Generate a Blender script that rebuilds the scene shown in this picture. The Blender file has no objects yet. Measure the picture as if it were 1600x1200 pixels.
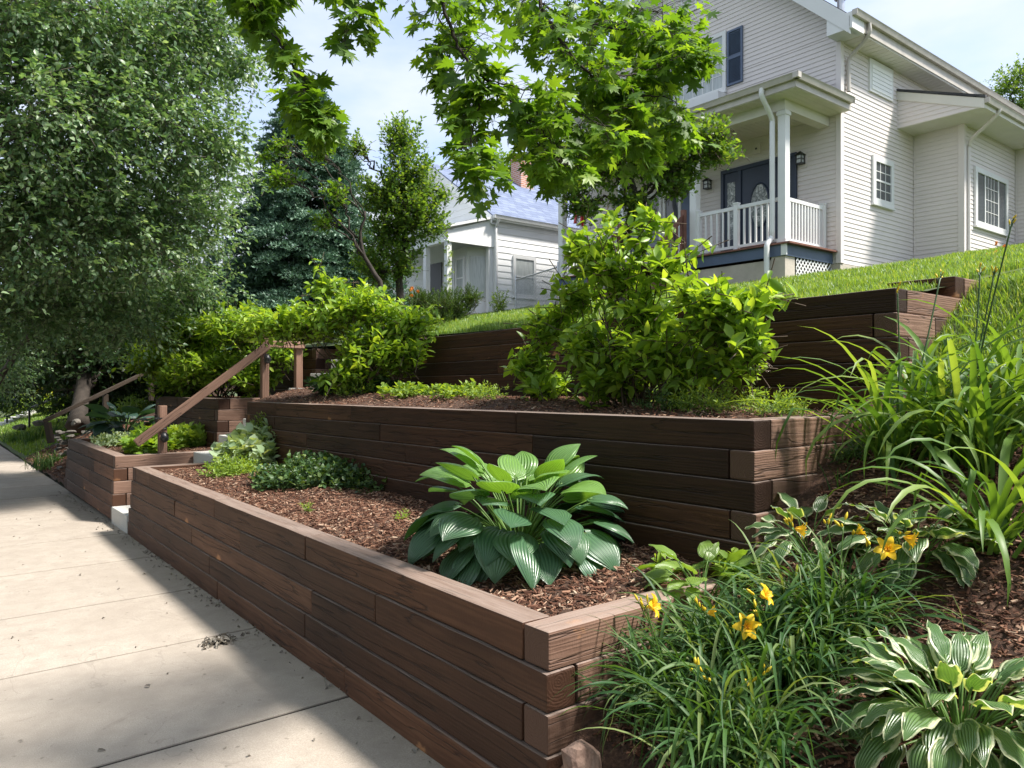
import bpy, bmesh, math, random
import numpy as np
from mathutils import Matrix, Vector
random.seed(7); rng = np.random.default_rng(11)
R_ = math.radians
S = bpy.context.scene
# ------------------------------------------------------------ camera, sky, sun, exposure
CH = 1.62; FPX = 1190.0; HY = 597.0; YAW = R_(38.6)
cam_d = bpy.data.cameras.new('camera'); cam = bpy.data.objects.new('camera', cam_d); S.collection.objects.link(cam)
cam.location = (0, 0, CH); cam.rotation_euler = (R_(90), 0, -YAW)
cam_d.sensor_width = 36; cam_d.lens = 36*FPX/1600; cam_d.shift_y = -3/1600; cam_d.clip_start = .05; cam_d.clip_end = 2000
S.camera = cam
SUN = Vector((.35, -.42, .82)).normalized()
W = bpy.data.worlds.new('World'); S.world = W; W.use_nodes = True
nt = W.node_tree; nt.nodes.clear()
def N(t, k, **kw):
    n = t.nodes.new(k)
    for a, b in kw.items():
        if a[0] == '_': n.inputs[a[1:].replace('_', ' ')].default_value = b
        else: setattr(n, a, b)
    return n
sky = N(nt, 'ShaderNodeTexSky', sky_type='NISHITA', sun_disc=False, sun_elevation=math.asin(SUN.z), sun_rotation=math.atan2(SUN.x, SUN.y))
tc = N(nt, 'ShaderNodeTexCoord'); mp = N(nt, 'ShaderNodeMapping'); mp.inputs['Scale'].default_value = (1.3, 1.3, 3.2)
nz = N(nt, 'ShaderNodeTexNoise', _Scale=1.5, _Detail=6., _Roughness=.55)
cr = N(nt, 'ShaderNodeValToRGB'); cr.color_ramp.elements[0].position = .28; cr.color_ramp.elements[1].position = .58
mx = N(nt, 'ShaderNodeMix', data_type='RGBA'); mx.inputs[7].default_value = (4.5, 4.85, 5.3, 1)
bg = N(nt, 'ShaderNodeBackground', _Strength=.108); ow = N(nt, 'ShaderNodeOutputWorld')
L = nt.links.new
L(tc.outputs['Generated'], mp.inputs[0]); L(mp.outputs[0], nz.inputs['Vector']); L(nz.outputs[0], cr.inputs[0])
mlt = N(nt, 'ShaderNodeMix', data_type='RGBA', blend_type='MULTIPLY'); mlt.inputs[0].default_value = 1; mlt.inputs[7].default_value = (1.25, 1.3, 1.5, 1)
L(sky.outputs[0], mlt.inputs[6]); L(mlt.outputs[2], mx.inputs[6])
L(cr.outputs[0], mx.inputs[0]); L(mx.outputs[2], bg.inputs[0]); L(bg.outputs[0], ow.inputs[0])
sl = bpy.data.lights.new('sun', 'SUN'); so = bpy.data.objects.new('sun', sl); S.collection.objects.link(so)
sl.energy = 4.3; sl.angle = R_(8.0); sl.color = (1, .95, .87)
so.rotation_euler = SUN.to_track_quat('Z', 'Y').to_euler(); so.location = (5, -8, 20)
S.view_settings.view_transform = 'Standard'; S.view_settings.look = 'None'; S.view_settings.gamma = 1
S.view_settings.exposure = 0.98
S.cycles.max_bounces = 8; S.cycles.transparent_max_bounces = 8; S.cycles.caustics_reflective = False; S.cycles.caustics_refractive = False
# ------------------------------------------------------------ layout helpers (photo pixel + distance -> place in the world)
FW = np.array([math.sin(YAW), math.cos(YAW)]); RT = np.array([math.cos(YAW), -math.sin(YAW)])
def at(px, py, d):
    xy = FW*d + RT*((px-800)/FPX*d); return np.array([xy[0], xy[1], CH-(py-HY)/FPX*d])
def atX(px, py, X): return at(px, py, X/(FW[0]+RT[0]*(px-800)/FPX))
def atY(px, py, Y): return at(px, py, Y/(FW[1]+RT[1]*(px-800)/FPX))
def atZ(px, py, z): return at(px, py, (CH-z)*FPX/(py-HY))
SLX = [-50, 1.60, 1.70, 1.85, 2.0, 3.1, 3.3, 4.16, 4.9, 5.7, 40]
SLZ = [-.03, -.03, .16, .28, .36, .80, .93, 1.38, 1.74, 2.22, 2.22+34.3*.166]
def slope_z(x): return float(np.interp(x, SLX, SLZ))
def lawn_z(x, y=0): return 2.13+.166*(x-4.6)
def atG(px, py, f=slope_z):
    d = 1.2
    while d < 40:
        p = at(px, py, d)
        if p[2] < f(p[0]): return p
        d += .01
    return p
# ------------------------------------------------------------ object helpers
COL = S.collection
def root(name, label, cat, loc, group=None, kind=None):
    o = bpy.data.objects.new(name, None); COL.objects.link(o); o.location = tuple(float(v) for v in loc); o.empty_display_size = .1
    o['label'] = label; o['category'] = cat
    if group: o['group'] = group
    if kind: o['kind'] = kind
    return o
def tag(o, label=None, cat=None, group=None, kind=None):
    if label: o['label'] = label
    if cat: o['category'] = cat
    if group: o['group'] = group
    if kind: o['kind'] = kind
    return o
def wl(p):
    v = np.zeros(3)
    while p is not None: v += np.array(p.location); p = p.parent
    return v
def mesh(name, V, F, mat, parent=None, uv=None, smooth=False):
    """V (n,3) world coords; F (m,k) faces of one size."""
    V = np.asarray(V, dtype=np.float64); F = np.asarray(F, dtype=np.int32); m, k = F.shape
    me = bpy.data.meshes.new(name); off = wl(parent)
    if parent is None: off = V.mean(0)*np.array([1, 1, 0]) + np.array([0, 0, V[:, 2].min()])
    me.vertices.add(len(V)); me.vertices.foreach_set('co', (V-off).astype(np.float32).ravel())
    me.loops.add(m*k); me.loops.foreach_set('vertex_index', F.ravel())
    me.polygons.add(m); me.polygons.foreach_set('loop_start', np.arange(m, dtype=np.int32)*k)
    me.polygons.foreach_set('use_smooth', np.full(m, bool(smooth)))
    if uv is not None:
        u = me.uv_layers.new(name='UVMap'); u.data.foreach_set('uv', np.asarray(uv, dtype=np.float32)[F.ravel()].ravel())
    me.update(calc_edges=True); me.materials.append(mat)
    o = bpy.data.objects.new(name, me); COL.objects.link(o)
    if parent is None: o.location = off
    else: o.parent = parent
    return o
class MB:
    def __init__(s): s.V = []; s.F = []; s.n = 0
    def add(s, V, F): s.V.append(np.asarray(V, float)); s.F.append(np.asarray(F, int)+s.n); s.n += len(V)
    def box(s, x0, x1, y0, y1, z0, z1):
        V = [(x, y, z) for x in (x0, x1) for y in (y0, y1) for z in (z0, z1)]
        s.add(V, [(0, 1, 3, 2), (4, 6, 7, 5), (0, 4, 5, 1), (2, 3, 7, 6), (0, 2, 6, 4), (1, 5, 7, 3)])
    def bar(s, a, b, w, h, up=(0, 0, 1)):
        a = np.asarray(a, float); b = np.asarray(b, float); d = nrm(b-a); sd = nrm(np.cross(d, up)); u = np.cross(sd, d)
        V = [p+sd*w/2*i+u*h/2*j for p in (a, b) for i in (-1, 1) for j in (-1, 1)]
        s.add(V, [(0, 2, 3, 1), (4, 5, 7, 6), (0, 1, 5, 4), (2, 6, 7, 3), (0, 4, 6, 2), (1, 3, 7, 5)])
    def quad(s, a, b, c, d): s.add([a, b, c, d], [(0, 1, 2, 3)])
    def pipe(s, pts, r, n=10):
        V, F = tube(pts, [r]*len(pts) if np.isscalar(r) else r, n, quads=True); s.add(V, F)
    def each(s, name, mat, parent, *_):
        n = 0
        for V, F in zip(s.V, s.F): mesh(name, V, F-n, mat, parent); n += len(V)
    def obj(s, name, mat, parent=None, smooth=False): return mesh(name, np.vstack(s.V), np.vstack(s.F), mat, parent, smooth=smooth)
def nrm(v):
    v = np.asarray(v, float); return v/np.maximum(np.linalg.norm(v, axis=-1, keepdims=True), 1e-9)
def tube(pts, rad, n=6, quads=False):
    P = np.asarray(pts, float); T = nrm(np.gradient(P, axis=0)); ref = np.array([.31, .17, .93])
    A = nrm(np.cross(T, ref)); B = np.cross(T, A); a = np.arange(n)*2*math.pi/n
    V = (P[:, None]+(A[:, None]*np.cos(a)[None, :, None]+B[:, None]*np.sin(a)[None, :, None])*np.asarray(rad)[:, None, None]).reshape(-1, 3)
    F = []
    for i in range(len(P)-1):
        for j in range(n):
            k = (j+1) % n; F.append((i*n+j, i*n+k, (i+1)*n+k, (i+1)*n+j))
    F = np.array(F)
    m = len(V); V = np.vstack([V, P[:1], P[-1:]]); e = (len(P)-1)*n
    caps = [(m, (j+1) % n, j, j) for j in range(n)]+[(m+1, e+j, e+(j+1) % n, e+(j+1) % n) for j in range(n)]
    if quads: return V, F
    T3 = np.vstack([F[:, [0, 1, 2]], F[:, [0, 2, 3]], np.array(caps)[:, :3]]); return V, T3
def spline(pts, n=6, wob=0.):
    P = np.asarray(pts, float); out = []
    Q = np.vstack([2*P[0]-P[1], P, 2*P[-1]-P[-2]])
    for i in range(1, len(Q)-2):
        for t in np.arange(n)/n:
            a, b, c, d = Q[i-1], Q[i], Q[i+1], Q[i+2]
            out.append(.5*((2*b)+(c-a)*t+(2*a-5*b+4*c-d)*t*t+(-a+3*b-3*c+d)*t**3))
    out.append(P[-1]); out = np.array(out)
    if wob: out[1:-1] += rng.normal(0, wob, out[1:-1].shape)
    return out
def tubes(name, lst, mat, parent, n=6):
    VV = []; FF = []; c = 0
    for pts, rad in lst:
        V, F = tube(pts, rad, n); VV.append(V); FF.append(F+c); c += len(V)
    return mesh(name, np.vstack(VV), np.vstack(FF), mat, parent, smooth=True)
# ------------------------------------------------------------ materials
def mat(name):
    m = bpy.data.materials.new(name); m.use_nodes = True; t = m.node_tree; t.nodes.clear()
    o = t.nodes.new('ShaderNodeOutputMaterial'); p = t.nodes.new('ShaderNodeBsdfPrincipled'); t.links.new(p.outputs[0], o.inputs[0]); return m, t, p, o
def ramp(t, inp, stops):
    r = t.nodes.new('ShaderNodeValToRGB'); e = r.color_ramp.elements
    while len(e) < len(stops): e.new(.5)
    for i, (q, c) in enumerate(stops): e[i].position = q; e[i].color = (*c, 1) if len(c) == 3 else c
    t.links.new(inp, r.inputs[0]); return r.outputs[0]
def mixc(t, f, a, b, mode='MIX'):
    n = t.nodes.new('ShaderNodeMix'); n.data_type = 'RGBA'; n.blend_type = mode
    for i, v in ((0, f), (6, a), (7, b)):
        if hasattr(v, 'is_linked'): t.links.new(v, n.inputs[i])
        elif i == 0: n.inputs[0].default_value = v
        else: n.inputs[i].default_value = (*v, 1)
    return n.outputs[2]
def noise(t, scale, detail=3., vec=None, sc=None, rough=.5, dist=0.):
    n = N(t, 'ShaderNodeTexNoise', _Scale=scale, _Detail=detail, _Roughness=rough, _Distortion=dist)
    if vec is None: vec = t.nodes.new('ShaderNodeTexCoord').outputs['Object']
    if sc is not None:
        mp = t.nodes.new('ShaderNodeMapping'); mp.inputs['Scale'].default_value = sc; t.links.new(vec, mp.inputs[0]); vec = mp.outputs[0]
    t.links.new(vec, n.inputs['Vector']); return n.outputs[0]
def bump(t, p, h, s=.3, d=.01):
    b = N(t, 'ShaderNodeBump', _Strength=s, _Distance=d); t.links.new(h, b.inputs['Height']); t.links.new(b.outputs[0], p.inputs['Normal']); return b
def mathn(t, op, a, b=None):
    n = N(t, 'ShaderNodeMath', operation=op)
    for i, v in enumerate((a, b)):
        if v is None: continue
        if hasattr(v, 'is_linked'): t.links.new(v, n.inputs[i])
        else: n.inputs[i].default_value = v
    return n.outputs[0]
def plain(name, c, rough=.5, var=.12, sc=6., metal=0., bmp=0., spec=.5):
    m, t, p, o = mat(name); f = noise(t, sc, 5.)
    c = np.array(c); t.links.new(ramp(t, f, [(.3, tuple(c*(1-var))), (.7, tuple(np.minimum(c*(1+var), 1)))]), p.inputs['Base Color'])
    p.inputs['Roughness'].default_value = rough; p.inputs['Metallic'].default_value = metal; p.inputs['Specular IOR Level'].default_value = spec
    if bmp: bump(t, p, noise(t, sc*8, 4.), bmp, .01)
    return m
def leafmat(name, c1, c2, c3=None, tr=.35, rough=.42, trc=(1.9, 1.7, .5), spec=.4):
    m, t, p, o = mat(name); g = t.nodes.new('ShaderNodeNewGeometry')
    st = [(0., c1), (1., c2)] if c3 is None else [(0., c1), (.8, c2), (1., c3)]
    c = ramp(t, g.outputs['Random Per Island'], st)
    t.links.new(c, p.inputs['Base Color']); p.inputs['Roughness'].default_value = rough; p.inputs['Specular IOR Level'].default_value = spec
    tl = t.nodes.new('ShaderNodeBsdfTranslucent'); t.links.new(mixc(t, 1., c, trc, 'MULTIPLY'), tl.inputs[0])
    ms = t.nodes.new('ShaderNodeMixShader'); ms.inputs[0].default_value = tr
    t.links.new(p.outputs[0], ms.inputs[1]); t.links.new(tl.outputs[0], ms.inputs[2]); t.links.new(ms.outputs[0], o.inputs[0]); return m
def timbermat(name, a, b, wear, topw=.62, endw=.6):
    m, t, p, o = mat(name); oi = t.nodes.new('ShaderNodeObjectInfo'); tc = t.nodes.new('ShaderNodeTexCoord')
    ad = t.nodes.new('ShaderNodeVectorMath'); ad.operation = 'MULTIPLY_ADD'; ad.inputs[1].default_value = (7, .09, .09); cmb = t.nodes.new('ShaderNodeCombineXYZ')
    for i in range(3): t.links.new(oi.outputs['Random'], cmb.inputs[i])
    t.links.new(cmb.outputs[0], ad.inputs[0]); t.links.new(tc.outputs['Object'], ad.inputs[2]); v = ad.outputs[0]
    mp = t.nodes.new('ShaderNodeMapping'); mp.inputs['Scale'].default_value = (.09, 1, 1); mp.inputs['Location'].default_value = (0, -.03, -.05); t.links.new(v, mp.inputs[0])
    wv = N(t, 'ShaderNodeTexWave', wave_type='RINGS', rings_direction='X', _Scale=26., _Distortion=4., _Detail=3., _Detail_Scale=2.2); t.links.new(mp.outputs[0], wv.inputs['Vector'])
    fine = noise(t, 60., 5., v, (.06, 1, 1), .6); blot = noise(t, 3., 4., v, (.5, 1, 1))
    c = ramp(t, wv.outputs['Fac'], [(.0, tuple(np.array(a)*.85)), (.35, a), (1., tuple(np.array(a)*.72+np.array(b)*.28))])
    c = mixc(t, mathn(t, 'MULTIPLY', fine, .45), c, b)
    c = mixc(t, ramp(t, blot, [(.35, (0, 0, 0)), (.75, (.75, .75, .75))]), c, tuple(np.array(a)*.62))
    hsv = t.nodes.new('ShaderNodeHueSaturation'); t.links.new(c, hsv.inputs['Color'])
    mr = N(t, 'ShaderNodeMapRange'); mr.inputs[3].default_value = .55; mr.inputs[4].default_value = 1.4; t.links.new(oi.outputs['Random'], mr.inputs[0]); t.links.new(mr.outputs[0], hsv.inputs['Value'])
    # chipped pale spots and dark cracks
    vo = N(t, 'ShaderNodeTexVoronoi', _Scale=2.6); mp2 = t.nodes.new('ShaderNodeMapping'); mp2.inputs['Scale'].default_value = (1., 1.3, 1.3); t.links.new(v, mp2.inputs[0])
    nd = t.nodes.new('ShaderNodeVectorMath'); nd.operation = 'ADD'; n3 = N(t, 'ShaderNodeTexNoise', _Scale=22., _Detail=3.); t.links.new(mp2.outputs[0], n3.inputs['Vector'])
    sc_ = t.nodes.new('ShaderNodeVectorMath'); sc_.operation = 'SCALE'; sc_.inputs['Scale'].default_value = .07; t.links.new(n3.outputs['Color'], sc_.inputs[0])
    t.links.new(mp2.outputs[0], nd.inputs[0]); t.links.new(sc_.outputs[0], nd.inputs[1]); t.links.new(nd.outputs[0], vo.inputs['Vector'])
    spot = ramp(t, vo.outputs['Distance'], [(.10, (1, 1, 1)), (.15, (0, 0, 0))])
    c2 = mixc(t, mathn(t, 'MULTIPLY', spot, wear), hsv.outputs[0], (.42, .2, .09))
    crk = ramp(t, noise(t, 13., 3., v, (.06, 1, 1), .5, .1), [(.485, (0, 0, 0)), (.5, (1, 1, 1)), (.515, (0, 0, 0))])
    nx = t.nodes.new('ShaderNodeSeparateXYZ'); t.links.new(tc.outputs['Normal'], nx.inputs[0]); crk = mathn(t, 'MULTIPLY', crk, mathn(t, 'LESS_THAN', mathn(t, 'ABSOLUTE', nx.outputs['X']), .5)); c3 = mixc(t, mathn(t, 'MULTIPLY', crk, .6), c2, (.012, .007, .005))
    gz = t.nodes.new('ShaderNodeNewGeometry'); sz = t.nodes.new('ShaderNodeSeparateXYZ'); t.links.new(gz.outputs['Normal'], sz.inputs[0])
    wt = mathn(t, 'MULTIPLY', ramp(t, sz.outputs['Z'], [(.75, (0, 0, 0)), (.95, (1, 1, 1))]), mathn(t, 'MULTIPLY', ramp(t, noise(t, 26., 5., v, (.12, 1, 1), .65), [(.25, (.45, .45, .45)), (.6, (1, 1, 1))]), topw))
    c3 = mixc(t, wt, c3, (.36, .285, .245)); eg = mathn(t, 'MULTIPLY', mathn(t, 'GREATER_THAN', mathn(t, 'ABSOLUTE', nx.outputs['X']), .7), endw); c3 = mixc(t, eg, c3, tuple(np.array(a)*.55)); t.links.new(c3, p.inputs['Base Color']); p.inputs['Roughness'].default_value = .68; p.inputs['Specular IOR Level'].default_value = .3
    saw = noise(t, 130., 3., v, (1, .35, .35), .6); h = mathn(t, 'SUBTRACT', mathn(t, 'ADD', mathn(t, 'ADD', mathn(t, 'MULTIPLY', wv.outputs['Fac'], .3), mathn(t, 'MULTIPLY', saw, .6)), mathn(t, 'MULTIPLY', fine, .8)), mathn(t, 'MULTIPLY', crk, 1.5))
    bump(t, p, h, .75, .0035); return m
M = {}
M['timber'] = timbermat('stained_timber', (.074, .030, .015), (.190, .094, .052), 1.); M['timber_shaded'] = timbermat('shaded_stained_timber', (.040, .016, .008), (.125, .056, .028), 1.); M['timber_sunlit'] = timbermat('sunlit_timber', (.15, .08, .055), (.36, .235, .17), .6, .62, .85)  # shade painted into the dark front timbers, sunlight into the pale return timbers
M['rail'] = timbermat('rail_wood', (.21, .115, .08), (.32, .20, .145), .0, 0.)
M['old_wood'] = timbermat('old_wood', (.07, .05, .035), (.15, .11, .08), .0, 0.)
def concretemat(name, a, b, stain=True, sc=1.):
    m, t, p, o = mat(name); f = noise(t, 1.1*sc, 6., rough=.6); g = noise(t, 170., 3., rough=.7); k = noise(t, 7.*sc, 5., rough=.65)
    c = ramp(t, f, [(.3, a), (.7, b)])
    c = mixc(t, ramp(t, g, [(.38, (.55, .55, .55)), (.62, (0, 0, 0))]), c, tuple(np.array(a)*.62))
    if stain:
        c = mixc(t, ramp(t, k, [(.36, (.55, .55, .55)), (.58, (0, 0, 0))]), c, tuple(np.array(a)*.8)); c = mixc(t, ramp(t, noise(t, 21., 4.), [(.66, (0, 0, 0)), (.74, (.6, .6, .6))]), c, (.12, .10, .08))
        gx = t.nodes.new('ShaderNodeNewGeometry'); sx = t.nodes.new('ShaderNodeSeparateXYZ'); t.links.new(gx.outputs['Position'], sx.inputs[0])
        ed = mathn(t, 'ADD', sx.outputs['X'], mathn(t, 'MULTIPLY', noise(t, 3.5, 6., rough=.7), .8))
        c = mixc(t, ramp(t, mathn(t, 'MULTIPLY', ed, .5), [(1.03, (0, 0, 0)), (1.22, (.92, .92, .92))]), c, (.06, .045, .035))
    if stain: c = mixc(t, ramp(t, noise(t, .9, 5., rough=.55, dist=.6), [(.497, (0, 0, 0)), (.5, (.2, .2, .2)), (.503, (0, 0, 0))]), c, (.10, .085, .07))
    t.links.new(c, p.inputs['Base Color']); p.inputs['Roughness'].default_value = .85; p.inputs['Specular IOR Level'].default_value = .25
    bump(t, p, mathn(t, 'ADD', g, mathn(t, 'MULTIPLY', k, .6)), .35, .004); return m
M['walk'] = concretemat('sidewalk_concrete', (.39, .335, .28), (.50, .44, .375))
M['step'] = concretemat('step_concrete', (.55, .54, .51), (.66, .65, .62), False)
M['found'] = plain('foundation', (.50, .45, .38), .9, .15, 3., bmp=.3)
def soilmat():
    m, t, p, o = mat('mulch'); f = noise(t, 45., 6., rough=.7); g = noise(t, 3., 4.)
    c = ramp(t, f, [(.3, (.02, .010, .007)), (.5, (.08, .04, .025)), (.7, (.20, .11, .07))])
    t.links.new(mixc(t, mathn(t, 'MULTIPLY', g, .4), c, (.05, .025, .016)), p.inputs['Base Color']); p.inputs['Roughness'].default_value = .95
    bump(t, p, f, 1., .02); return m
M['mulch'] = soilmat(); M['backing'] = plain('wall_backing', (.02, .018, .016), .95, .3, 20.)
def islandmat(name, stops, rough=.9, spec=.2, nsc=None):
    m, t, p, o = mat(name); g = t.nodes.new('ShaderNodeNewGeometry'); c = ramp(t, g.outputs['Random Per Island'], stops)
    if nsc: c = mixc(t, mathn(t, 'MULTIPLY', noise(t, nsc, 4.), .6), c, tuple(np.array(stops[0][1])*.8))
    t.links.new(c, p.inputs['Base Color']); p.inputs['Roughness'].default_value = rough; p.inputs['Specular IOR Level'].default_value = spec; return m
M['chip'] = islandmat('bark_chips', [(0., (.05, .022, .015)), (.35, (.13, .06, .038)), (.7, (.24, .125, .08)), (.93, (.36, .23, .16)), (1., (.5, .38, .28))])
def lawnmat():
    m, t, p, o = mat('lawn_soil'); f = noise(t, 30., 5.); g = noise(t, 1.2, 4.)
    c = mixc(t, g, ramp(t, f, [(.3, (.04, .06, .018)), (.7, (.085, .12, .035))]), (.07, .09, .03))
    t.links.new(c, p.inputs['Base Color']); p.inputs['Roughness'].default_value = .95; bump(t, p, f, .8, .03); return m
M['lawn'] = lawnmat()
M['blade'] = leafmat('grass_blades', (.10, .19, .04), (.21, .33, .075), (.34, .38, .15), tr=.4)
M['bark'] = plain('bark', (.045, .035, .028), .9, .4, 9., bmp=.8)
M['bark2'] = plain('bark_grey', (.12, .10, .085), .9, .35, 7., bmp=.8)
M['twig'] = plain('twig', (.075, .05, .03), .8, .3, 20.)
M['stem'] = plain('green_stem', (.10, .19, .035), .5, .2, 20.)
M['darkstem'] = plain('scape_stem', (.05, .10, .03), .5, .2, 20.)
M['maple'] = leafmat('maple_leaf', (.065, .14, .02), (.15, .27, .03), (.26, .38, .045), tr=.45, trc=(1.7, 1.65, .5))
M['birch'] = leafmat('street_tree_leaf', (.075, .15, .07), (.20, .30, .15), (.38, .47, .30), tr=.34, trc=(1.6, 1.7, .7), rough=.38, spec=.55)
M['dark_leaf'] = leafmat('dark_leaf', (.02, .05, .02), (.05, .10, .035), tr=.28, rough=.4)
M['oakish'] = leafmat('hawthorn_leaf', (.06, .135, .03), (.15, .26, .05), (.25, .36, .08), tr=.42)
M['shrub'] = leafmat('shrub_leaf', (.12, .23, .03), (.28, .43, .06), (.40, .53, .09), tr=.42, rough=.36)
M['needle'] = leafmat('spruce_needle', (.045, .10, .065), (.16, .27, .18), (.30, .43, .33), tr=.12, rough=.5, trc=(1.1, 1.2, .9))
M['juniper'] = leafmat('juniper_needle', (.04, .09, .02), (.11, .19, .04), tr=.2, rough=.6)
M['gold'] = leafmat('gold_leaf', (.32, .36, .03), (.50, .50, .04), tr=.4)
M['straw'] = leafmat('strap_leaf', (.06, .14, .028), (.15, .26, .05), (.27, .36, .10), tr=.38, rough=.45)
M['narrow'] = leafmat('narrow_strap_leaf', (.035, .095, .03), (.085, .17, .045), (.20, .26, .10), tr=.32, rough=.48, spec=.3)
M['pale_leaf'] = leafmat('pale_leaf', (.22, .32, .17), (.42, .52, .34), (.58, .64, .46), tr=.3)
M['cover'] = leafmat('cover_leaf', (.03, .075, .03), (.09, .16, .055), (.19, .26, .09), tr=.25, rough=.4)
M['weed'] = leafmat('weed_leaf', (.14, .24, .04), (.30, .42, .08), tr=.4)
M['dry'] = leafmat('dry_leaf', (.14, .12, .10), (.34, .31, .26), tr=.1, trc=(1, .9, .7))
M['petal'] = leafmat('petal', (.86, .54, .02), (.92, .64, .03), tr=.3, trc=(1., 1., .5), rough=.5)
M['throat'] = plain('throat', (.85, .42, .02), .5)
M['bud'] = leafmat('bud', (.55, .50, .04), (.85, .60, .03), tr=.2, trc=(1, .9, .5))
M['orange'] = leafmat('orange_petal', (.8, .22, .05), (.9, .33, .08), tr=.3, trc=(1, .7, .5))
def hostamat(name, mid, side, edge=None, vein=34.):
    m, t, p, o = mat(name); uvn = t.nodes.new('ShaderNodeUVMap'); sx = t.nodes.new('ShaderNodeSeparateXYZ'); t.links.new(uvn.outputs[0], sx.inputs[0])
    g = t.nodes.new('ShaderNodeNewGeometry'); rnd = g.outputs['Random Per Island']
    n = N(t, 'ShaderNodeMath', operation='MULTIPLY_ADD'); n.inputs[1].default_value = 2; n.inputs[2].default_value = -1; t.links.new(sx.outputs['X'], n.inputs[0]); ab = mathn(t, 'ABSOLUTE', n.outputs[0])
    c = mixc(t, rnd, mid, side)
    c = mixc(t, mathn(t, 'MULTIPLY', noise(t, 14., 4.), .5), c, tuple(np.array(mid)*.7))
    w = mathn(t, 'SINE', mathn(t, 'MULTIPLY', n.outputs[0], vein))
    c = mixc(t, ramp(t, w, [(.0, (0, 0, 0)), (.95, (.22, .22, .22))]), c, tuple(np.minimum(np.array(side)*1.7, 1)))
    if edge:
        e = mathn(t, 'ADD', ab, mathn(t, 'MULTIPLY', mathn(t, 'SUBTRACT', noise(t, 26., 3.), .5), .7))
        c = mixc(t, ramp(t, e, [(.75, (0, 0, 0)), (.86, (1, 1, 1))]), c, edge)
    t.links.new(c, p.inputs['Base Color']); p.inputs['Roughness'].default_value = .33; p.inputs['Specular IOR Level'].default_value = .75
    bump(t, p, w, .5, .004)
    tl = t.nodes.new('ShaderNodeBsdfTranslucent'); t.links.new(mixc(t, 1., c, (1.9, 1.9, .5), 'MULTIPLY'), tl.inputs[0])
    ms = t.nodes.new('ShaderNodeMixShader'); ms.inputs[0].default_value = .27
    t.links.new(p.outputs[0], ms.inputs[1]); t.links.new(tl.outputs[0], ms.inputs[2]); t.links.new(ms.outputs[0], o.inputs[0]); return m
M['hosta'] = hostamat('hosta_leaf', (.055, .14, .075), (.11, .215, .10))
M['hosta_blue'] = hostamat('blue_hosta_leaf', (.035, .085, .06), (.06, .12, .085))
M['hosta_var'] = hostamat('variegated_hosta_leaf', (.08, .17, .06), (.13, .23, .07), (.62, .65, .42), 26.)
M['hosta_young'] = hostamat('young_hosta_leaf', (.13, .27, .06), (.20, .36, .08)); M['hosta_lime'] = hostamat('lime_hosta_leaf', (.16, .28, .05), (.24, .36, .07))
M['siding'] = plain('beige_siding', (.71, .655, .63), .6, .03, 2.)
M['trim'] = plain('white_trim', (.74, .74, .73), .5, .03, 3.)
M['soffit'] = plain('cream_soffit', (.70, .67, .61), .6, .04, 3.)
M['gutter'] = plain('gutter_beige', (.50, .46, .41), .45, .12, 4.)
M['wsiding'] = plain('white_siding', (.88, .88, .87), .6, .03, 2.)
M['navy'] = plain('navy_paint', (.022, .035, .065), .4, .1, 4.)
M['slate'] = plain('slate_blue_paint', (.09, .125, .20), .5, .1, 4.)
M['black'] = plain('black_metal', (.015, .015, .017), .4, .1, 4.)
M['redwood'] = plain('redwood_stain', (.18, .075, .05), .6, .25, 5.)
M['galv'] = plain('galvanised', (.55, .56, .58), .35, .15, 8., metal=.8)
def shingle(name, a, b):
    m, t, p, o = mat(name); br = N(t, 'ShaderNodeTexBrick', _Scale=1., offset=.5); br.inputs['Brick Width'].default_value = .3; br.inputs['Row Height'].default_value = .14; br.inputs['Mortar Size'].default_value = .006
    br.inputs['Color1'].default_value = (*a, 1); br.inputs['Color2'].default_value = (*b, 1); br.inputs['Mortar'].default_value = (*tuple(np.array(a)*.4), 1)
    uvn = t.nodes.new('ShaderNodeTexCoord'); mp = t.nodes.new('ShaderNodeMapping'); mp.inputs['Rotation'].default_value = (0, 0, 0); t.links.new(uvn.outputs['Object'], mp.inputs[0])
    sx = t.nodes.new('ShaderNodeSeparateXYZ'); cb = t.nodes.new('ShaderNodeCombineXYZ'); t.links.new(mp.outputs[0], sx.inputs[0]); t.links.new(sx.outputs['X'], cb.inputs[0]); t.links.new(sx.outputs['Z'], cb.inputs[1]); t.links.new(cb.outputs[0], br.inputs['Vector'])
    c = mixc(t, mathn(t, 'MULTIPLY', noise(t, 60., 3.), .5), br.outputs[0], b)
    t.links.new(c, p.inputs['Base Color']); p.inputs['Roughness'].default_value = .95; p.inputs['Specular IOR Level'].default_value = .1; bump(t, p, br.outputs[0], .5, .01); return m
M['roof_blue'] = shingle('blue_grey_shingles', (.13, .16, .25), (.22, .26, .36))
M['roof_dark'] = shingle('dark_shingles', (.045, .045, .05), (.10, .10, .105))
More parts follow.
